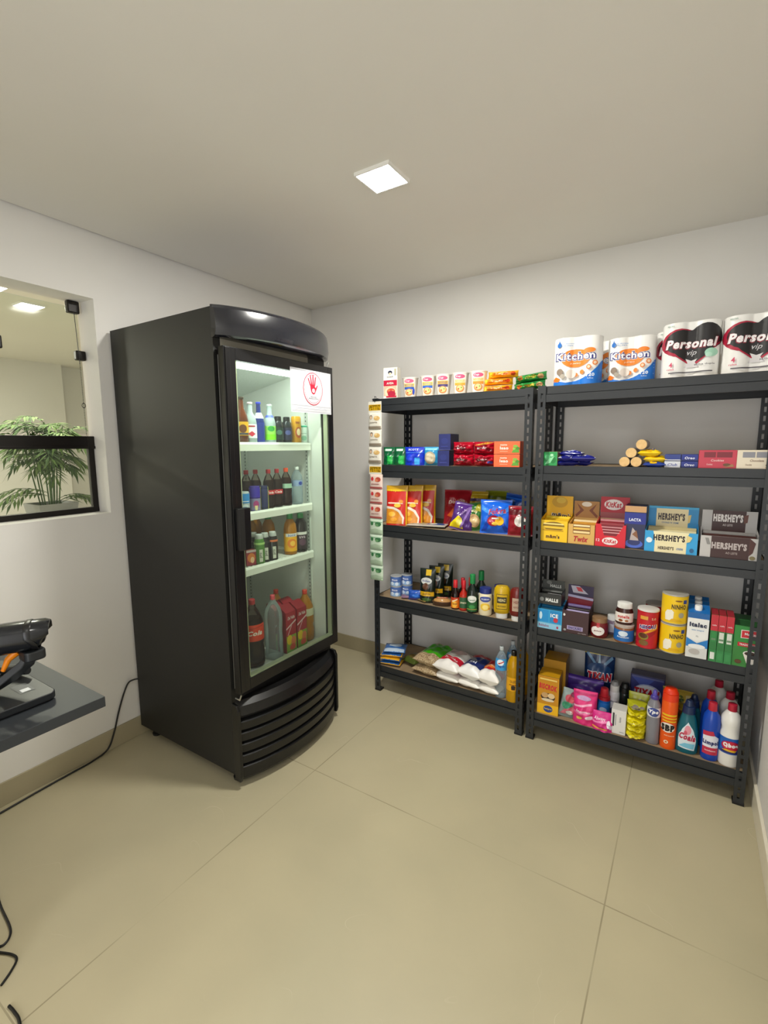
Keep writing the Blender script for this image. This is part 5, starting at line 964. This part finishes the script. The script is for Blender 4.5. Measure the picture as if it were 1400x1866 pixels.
bottle('spray_can', 'white spray can with orange ring behind the white carton', 'spray can', 2.158, -.235, b1, .024, .190, AERO, '#d9d9de', cap=[(.9, .62, .9, .68, '#d8743a'), (.92, .72, .86, .90, '#dcdcdc'), (.80, .90, .6, 1, '#8f8f92')], specs=DE, specz=(.05, .6))
bottle('spray_can', 'black spray can with orange ring beside the washing powder box', 'spray can', 2.203, -.215, b1, .027, .185, AERO, '#15211f', cap=[(.9, .62, .9, .68, '#d8743a'), (.95, .72, .9, .88, '#141616'), (.85, .88, .6, 1, '#0d0f0f')], specs=[('e', 0, .5, .3, .2, '#1d4a40'), ('t', 'men', 0, .3, .4, .1, '#8ab4a4', 1)], specz=(.05, .6))
carton('medicine_carton', 'plain white carton with black bars between pink and yellow packs', 'carton', 2.198, -.395, b1, .064, .07, .122, '#e4e2de', [('r', -.40, .30, -.28, .86, '#33343a'), ('r', -.22, .35, -.16, .8, '#9a9ba0'), ('t', 'luvas', .1, .62, .4, .08, '#8a8c92', 1, 0, 90), ('r', .1, .1, .4, .13, '#a8aaae')], side='#d4d2ce')
for i in range(5):
    bag('sponge_pack', 'yellow pack of sponges, '+('bottom', 'second', 'third', 'fourth', 'topmost')[i]+' of the pile of five', 'sponge pack', 2.268+.003*(i % 2), -.365+.012*(i > 2)*i*.5, b1+.001+.0325*i, .085, .033, .09, '#dfd014' if i < 4 else '#b5b424', [('p', [(-.46, .2), (.3, .35), (.3, .6), (-.46, .45)], '#f2ea6a'), ('r', -.1, .5, .2, .75, '#b8a810')] if i < 4 else [('e', .1, .5, .35, .35, '#8a7f78')], group='yellow sponge packs', seed=160+i, seal=.03, wr=.12)
bag('sponge_pack', 'olive and grey sponge pack propped on the yellow pile', 'sponge pack', 2.272, -.315, b1+.001, .088, .19, .03, '#a9ac26', [('e', .1, .72, .30, .14, '#857872'), ('e', .1, .72, .22, .10, '#9a8f88')], seed=166, rot=0, tilt=-4)
bottle('dish_soap_bottle', 'clear dish soap bottle with purple cap', 'bottle', 2.340, -.372, b1, .0285, .255, [(.9, 0), (1, .02), (.94, .2), (1, .35), (.94, .5), (1, .62), (.92, .74), (.5, .84), (.4, .86)], clear('dish_soap', '#cfd0d6', .55, .2, '#b9b8c2'), cap=[(.62, .84, .55, .90, '#4a3f9a'), (.38, .90, .25, 1, '#5a4fb0')], band=[(.52, .70, '#e4e6ee')], specs=[('e', 0, .55, .46, .46, '#3a4a94'), ('t', 'Ype', 0, .56, .72, .50, '#f4f4fa', 3, .2), ('t', 'clear', .1, .18, .4, .2, '#5a6a9a', 1)])
bottle('insecticide_can', 'orange insecticide spray can with red orange cap', 'spray can', 2.402, -.372, b1, .0325, .285, [(.97, 0), (1, .02), (1, .78), (.92, .82)], '#ee5a12', cap=[(1.0, .80, .96, .92, '#e83c10'), (.96, .92, .7, 1, '#e23408')], specs=[('r', -.5, .70, .5, .74, '#f2c018'), ('r', -.5, .64, .5, .67, '#f2c018'), ('r', -.45, .58, .45, .61, '#f2c018'), ('e', -.1, .46, .46, .10, '#f0e4d8'), ('t', 'SBP', -.08, .455, .84, .14, '#171310', 4), ('e', -.12, .16, .13, .035, '#f4e8c8'), ('e', -.12, .16, .07, .02, '#c86a2c'), ('t', 'multi inseticida', .05, .30, .6, .025, '#fbe0b0', 1)], specz=(0, .8), rot=4)
bottle('cleaner_bottle', 'teal fabric softener bottle with dark blue cap', 'bottle', 2.475, -.370, b1, .044, .245, [(.9, 0), (1, .03), (1, .20), (.92, .45), (.70, .66), (.56, .74), (.54, .78)], '#0f6070', cap=[(.58, .76, .52, .90, '#152a50'), (.42, .90, .30, 1, '#142648')], specs=[('p', [(-.40, .12), (.34, .08), (.44, .34), (.26, .62), (0, .80), (-.26, .62), (-.44, .36)], '#dce8f0'), ('e', 0, .60, .16, .12, '#e89aa8'), ('e', -.1, .52, .08, .06, '#d4586c'), ('t', 'Coala', 0, .42, .84, .20, '#f4eef4', 5, .2, -6), ('t', 'Coala', 0, .42, .78, .17, '#b42a4c', 3, .2, -6), ('p', [(-.36, .16), (.3, .12), (.36, .26), (-.1, .26)], '#7cc4e0')], specz=(.02, .75), sy=.6, rot=4)
bottle('cleaner_bottle', 'teal bottle with dark cap standing behind the softener', 'bottle', 2.495, -.28, b1, .038, .235, [(.9, 0), (1, .03), (1, .20), (.92, .45), (.70, .66), (.56, .74), (.54, .78)], '#14505e', cap=[(.58, .76, .52, .90, '#152a50'), (.42, .90, .30, 1, '#142648')], sy=.6)
LP = [('r', -.46, .06, .46, .58, '#c42a4a'), ('p', [(-.46, .30), (.46, .30), (.46, .62), (.2, .70), (-.46, .66)], '#e6e8f2'), ('t', 'Limpol', 0, .44, .88, .17, '#2a2f6c', 3.5), ('t', 'desinfetante', .0, .20, .6, .05, '#f4dce2', 1), ('p', [(-.46, .66), (.2, .70), (.1, .84), (-.46, .80)], '#c42a4a')]
for i, (x, y) in enumerate(((2.561, -.372), (2.556, -.285))):
    bottle('cleaner_bottle', ('royal blue cleaner bottle with red cap, front one', 'royal blue cleaner bottle with red cap, rear one')[i], 'bottle', x, y, b1, .034, .262 if i == 0 else .275, [(.92, 0), (1, .03), (1, .66), (.88, .78), (.5, .86), (.42, .88)], '#1546b0', cap=(.50, .86, .46, 1, '#c2263c'), specs=LP if i == 0 else (), specz=(.08, .62), sy=.85, group='royal blue cleaner bottles', rot=2)
BL = [('r', -.5, .0, .5, .95, '#1c62b8'), ('e', 0, .50, .46, .36, '#5a2a8c'), ('e', 0, .52, .42, .30, '#c81e3c'), ('t', 'Qboa', 0, .55, .70, .32, '#f6f0f2', 4), ('r', -.45, .06, .45, .2, '#2a2a6c'), ('p', [(-.4, .2), (.2, .16), (.3, .28), (-.2, .3)], '#e6b41c')]
for i, (x, y, lb) in enumerate(((2.630, -.370, 'front'), (2.628, -.255, 'middle'), (2.590, -.150, 'rear'))):
    bottle('bleach_bottle', 'white bleach bottle with red cap, %s one of the three' % lb, 'bottle', x, y, b1, .039, .275, BLEACH, '#eceae4', cap=(.44, .885, .42, 1, '#b8203a'), band=[(.22, .48, '#1c62b8')] if i == 0 else [(.22, .48, '#2464b4')], specs=BL if i == 0 else (), group='white bleach bottles', rot=3)
for i, (x, y, z, c) in enumerate(((2.415, -.19, b1, '#8c7a3a'), (2.46, -.17, b1+.07, '#a8922c'), (2.43, -.18, b1+.13, '#c2a844'))):
    bag('steel_wool_pack', 'brown and gold pack behind the orange can, '+('bottom', 'middle', 'top')[i]+' of its pile', 'pack', x, y, z, .13, .068, .07, c, [('e', -.2, .5, .1, .3, '#b5483a'), ('e', .1, .5, .1, .3, '#5a6a3a'), ('r', .25, .2, .42, .8, '#e0d090')], seed=170+i, wr=.15, group='gold packs at the back')

# ================================================================== IN THE FRIDGE (rows run along y, front at x about .70)
FZ = (1.548, 1.228, .968, .472)
def fb(nm, label, cat, k, y, x, r, h, prof, body, **kw):
    return bottle(nm, label, cat, x, y, FZ[k]+.001, r, h, prof, body, rot=kw.pop('rot', 60), **kw)
BEER = [(.9, 0), (1, .02), (1, .50), (.85, .62), (.42, .76), (.38, .96)]
fb('beer_bottle', 'brown beer bottle with yellow label, first on the top fridge shelf', 'bottle', 0, -1.265, .655, .030, .208, BEER, M('#5a2a0c', .1), cap=(.46, .95, .46, 1, '#3a2a18'), band=[(.16, .46, '#d9a41c')], specs=[('e', 0, .5, .3, .3, '#6a3a0c'), ('r', -.5, .05, .5, .2, '#4a4a50')])
ICE = clear('frosted_bottle', '#e4f0f0', .55, .2, '#d6e6e6')
fb('mixed_drink_bottle', 'clear bottle with a red diamond label on the top fridge shelf', 'bottle', 0, -1.213, .655, .029, .188, BEER, ICE, cap=(.46, .95, .46, 1, '#d8c8cc'), band=[(.12, .46, '#e8eef0')], specs=[('p', [(-.3, .3), (0, .1), (.3, .3), (0, .5)], '#c8324c'), ('r', -.3, .8, .3, .9, '#b0304a')])
fb('mixed_drink_bottle', 'deep blue bottle with bright blue neck on the top fridge shelf', 'bottle', 0, -1.155, .650, .026, .193, BEER, M('#16266c', .15), cap=(.46, .95, .46, 1, '#2a3fc0'), band=[(.60, .74, '#d8dcec'), (.02, .5, '#1c2f86')])
fb('mixed_drink_bottle', 'clear bottle with a lime green label on the top fridge shelf', 'bottle', 0, -1.090, .655, .029, .186, BEER, ICE, cap=(.46, .95, .46, 1, '#cfd6d2'), band=[(.66, .72, '#3a50c0'), (.08, .44, '#9ae05c')], specs=[('e', 0, .8, .3, .2, '#2f9a3c'), ('r', -.5, .0, .5, .4, '#7ee01c')], specz=(.08, .44))
for i, (y, c) in enumerate(((-1.034, '#1d3c34'), (-.973, '#23294a'))):
    fb('sports_drink_bottle', ('dark bottle with a green label on the top fridge shelf', 'dark bottle with a navy label on the top fridge shelf')[i], 'bottle', 0, y, .655, .0255, .132, [(.92, 0), (1, .04), (1, .6), (.85, .78), (.6, .84)], M('#20262a', .2), cap=(.68, .80, .66, 1, '#1a1f20'), band=[(.12, .58, c)], specs=[('e', 0, .6, .3, .2, '#5a8a78' if i == 0 else '#5a66a8')])
fb('iced_tea_can', 'tall gold can on the top fridge shelf', 'can', 0, -.914, .665, .0255, .138, CAN, '#e0a01c', specs=[('e', .1, .4, .34, .22, '#b5521c'), ('e', .1, .42, .2, .14, '#f0d8a8'), ('t', 'tea', 0, .8, .4, .1, '#8a2a14', 1)], specz=(.02, .95))
fb('soda_can', 'white and teal can at the right end of the top fridge shelf', 'can', 0, -.866, .665, .0255, .096, CAN, '#d4e8dc', band=[(.86, .95, '#3ab48c')], specs=[('e', 0, .3, .3, .16, '#8fc4a8'), ('r', -.3, .6, .3, .62, '#5a8a78')], specz=(.02, .85))
COKE = clear('cola_plastic', '#efe6e0', .93, .25, '#5a3428')
for i, y in enumerate((-1.268, -1.209, -1.150, -1.098, -1.040)):
    c = fb('cola_bottle', 'small cola bottle with red cap and red label, '+('nearest the handle side', 'second from the handle side', 'third from the handle side', 'fourth from the handle side', 'beside the orange capped one')[i], 'bottle', 1, y, .605 if i < 3 else .640, .0275, .193, PET, COKE, cap=(.42, .885, .42, .99, '#a8202a'), band=[(.34, .46, '#c41e28')], specs=[('t', 'Cola', 0, .5, .7, .5, '#f4e8e8', 2, .3)], inner=(.72, '#1c0a06'), capname='cap', group='small cola bottles on the second fridge shelf')
fb('cola_bottle', 'small cola bottle with orange cap and pale green label', 'bottle', 1, -.975, .640, .0285, .195, PET, COKE, cap=(.42, .885, .42, .99, '#e8502a'), band=[(.46, .58, '#9fc4ac')], inner=(.74, '#2a0c0a'))
fb('water_bottle', 'clear water bottle with white cap at the right of the second fridge shelf', 'bottle', 1, -.894, .640, .030, .196, PETL, WATER, cap=(.40, .92, .40, 1, '#dce4e2'), band=[(.48, .64, '#8fa4cc')], specs=[('e', .2, .5, .2, .3, '#2a3f9c')])
fb('soda_can', 'light blue can in front on the second fridge shelf', 'can', 1, -1.285, .672, .0245, .098, CAN, '#a8b0b4', band=[(.45, .9, '#2a84cc')], specs=[('e', 0, .3, .3, .16, '#c8d4dc'), ('r', -.4, .6, .4, .64, '#e8eef4')], specz=(.02, .85))
fb('energy_drink_can', 'slim blue and purple energy drink can in front on the second fridge shelf', 'can', 1, -1.222, .674, .0255, .120, CAN, '#3a2a84', band=[(.55, .92, '#3a28a4'), (.05, .50, '#8a86a8')], specs=[('e', 0, .45, .26, .3, '#a83a7c'), ('p', [(-.1, .0), (.1, .0), (.14, .35), (-.14, .35)], '#e4d8a0')], specz=(.05, .55))
fb('energy_drink_can', 'dark navy energy drink can edged in yellow on the second fridge shelf', 'can', 1, -1.168, .676, .0235, .118, CAN, '#1c2350', band=[(.03, .95, '#252c5c')], specs=[('r', .38, 0, .46, 1, '#c2c02a'), ('r', -.46, 0, -.38, 1, '#c2c02a')], specz=(.03, .95))
carton('juice_box', 'small red and yellow juice box on the third fridge shelf', 'juice box', .652, -1.272, FZ[2]+.001, .05, .04, .075, '#8a2430', [('e', 0, .5, .4, .3, '#c8702c'), ('e', .1, .35, .2, .2, '#e0b48a'), ('r', -.5, .85, .5, 1, '#b9a8a8')], rot=75, side='#7a1c28')
for i, (y, c, lc, x, lb) in enumerate(((-1.208, '#4a7a34', '#9ac470', .675, 'green flavoured milk bottle with silver cap on the third fridge shelf'), (-1.185, '#1c1a1a', '#3a3a3a', .61, 'dark protein bottle with silver cap behind, on the third fridge shelf'), (-1.120, '#1a1616', '#c86a3a', .675, 'dark protein bottle with orange ring and white cap'), (-1.163, '#181414', '#2c2c2c', .665, 'dark protein bottle standing behind the orange ringed one'))):
    fb('protein_drink_bottle', lb, 'bottle', 2, y, x, .0255, .145, [(.9, 0), (1, .04), (1, .7), (.8, .84), (.7, .86)], M(c, .2), cap=(.78, .84, .66, 1, '#c4c8c8'), band=[(.66, .73, lc)], specs=[('r', -.12, .1, .2, .56, '#c8c8bc'), ('t', 'pro', .04, .35, .5, .1, '#2a2a2a', 1, 0, 90)], specz=(0, .9))
JUG = clear('juice_plastic', '#f0a81c', .25, .2, '#b8780c')
for i, (y, x, h, m, cc, lc, nm) in enumerate(((-1.035, .56, .215, JUG, '#2f8a4c', '#b8862c', 'large amber juice bottle with green cap at the back of the third fridge shelf'), (-.968, .650, .215, JUG, '#2f8a4c', '#f0b01c', 'large amber juice bottle with orange label and green cap'), (-.888, .650, .208, M('#1c1416', .15), '#2f8a4c', '#2a1a26', 'large dark grape juice bottle with green cap'))):
    fb('juice_bottle', nm, 'bottle', 2, y, x, .034, h, [(.92, 0), (1, .03), (1, .62), (.9, .74), (.5, .86), (.42, .88)], m, cap=(.5, .87, .48, 1, cc), band=[(.08, .52, lc)] if i else None, specs=([('r', -.5, .82, .5, 1, '#e8e6e0'), ('t', 'suco', 0, .90, .6, .12, '#3a5ab0', 1), ('e', 0, .45, .36, .26, '#e8801c'), ('e', .05, .45, .2, .15, '#f6c04a')] if i == 1 else [('r', -.5, .84, .5, 1, '#dcdcda'), ('t', 'uva', 0, .7, .5, .14, '#c8b4c4', 1), ('e', 0, .4, .28, .2, '#5a3a50')] if i else ()), sy=.9, group=None)
for i, (y, x) in enumerate(((-1.105, .50), (-1.03, .46))):
    fb('juice_bottle', ('amber juice bottle in the shade, second row of the third fridge shelf', 'amber juice bottle furthest back on the third fridge shelf')[i], 'bottle', 2, y, x, .034, .21, [(.92, 0), (1, .03), (1, .62), (.9, .74), (.5, .86), (.42, .88)], JUG, cap=(.5, .87, .48, 1, '#2a7a44'))
fb('large_cola_bottle', 'large cola bottle with red orange label on the fridge floor', 'bottle', 3, -1.262, .665, .052, .335, PET, COKE, cap=(.30, .91, .30, .985, '#b0242c'), band=[(.40, .64, '#e0401c')], specs=[('t', 'Cola', 0, .5, .7, .3, '#f6e8e0', 2, .3), ('p', [(-.5, .7), (.5, .9), (.5, .95), (-.5, .75)], '#b83018')], inner=(.70, '#1a0906'))
fb('large_cola_bottle', 'large cola bottle standing behind the first on the fridge floor', 'bottle', 3, -1.25, .54, .052, .335, PET, COKE, cap=(.30, .91, .30, .985, '#b0242c'), band=[(.40, .64, '#c8301c')], inner=(.70, '#1a0906'))
fb('large_water_bottle', 'large clear bottle with pink cap in front on the fridge floor', 'bottle', 3, -1.150, .690, .045, .325, PETL, clear('pet_clear', '#e6ecec', .90, .30, '#dfe6e6'), cap=(.28, .93, .27, 1, '#d8505c'))
JB = [('r', -.5, .42, .5, 1, '#a5182c'), ('p', [(-.5, .58), (.5, .74), (.5, .78), (-.5, .62)], '#e0c4c4'), ('p', [(-.4, .44), (-.3, .44), (.1, .66), (.0, .66)], '#d8a0a4'), ('r', -.5, 0, .5, .42, '#8aa82c'), ('e', -.2, .32, .26, .12, '#e8c41c'), ('e', .2, .26, .24, .12, '#e07a4a'), ('e', .1, .12, .3, .08, '#d8503a'), ('r', -.5, 0, .5, .05, '#5c9a24'), ('t', 'Del Valle', 0, .86, .7, .08, '#f0dcdc', 1, .2)]
for i, (y, x, lb) in enumerate(((-1.058, .688, 'front left'), (-.976, .688, 'front right'), (-1.058, .61, 'rear left'), (-.976, .61, 'rear right'))):
    t = carton('juice_carton', 'red and green one litre juice carton on the fridge floor, %s of four' % lb, 'juice carton', x-.032, y, FZ[3]+.001, .072, .066, .215, '#a5182c', JB, rot=90, side='#8a1426', group='red juice cartons')
    t.location = (x, y, FZ[3]+.001)
    b = MB(); vs = [(-.036, -.033, .215), (.036, -.033, .215), (.036, .033, .215), (-.036, .033, .215), (-.036, .012, .245), (.036, .012, .245), (.036, .022, .245), (-.036, .022, .245)]
    b.add(vs, [(0, 1, 5, 4), (1, 2, 6, 5), (2, 3, 7, 6), (3, 0, 4, 7), (4, 5, 6, 7)], M('#9a1628', .4)); b.build('sloped_top', t)
for i, (x, y) in enumerate(((.668, -.890), (.53, -.97))):
    fb('orange_soda_bottle', ('orange soda bottle with red cap at the right of the fridge floor', 'orange soda bottle with red cap further back on the fridge floor')[i], 'bottle', 3, y, x, .046, .285, PET, JUG, cap=(.30, .905, .30, .985, '#d0402c'), band=[(.50, .64, '#c8c4a8')] if i == 0 else None, inner=(.80, '#c8780c'))
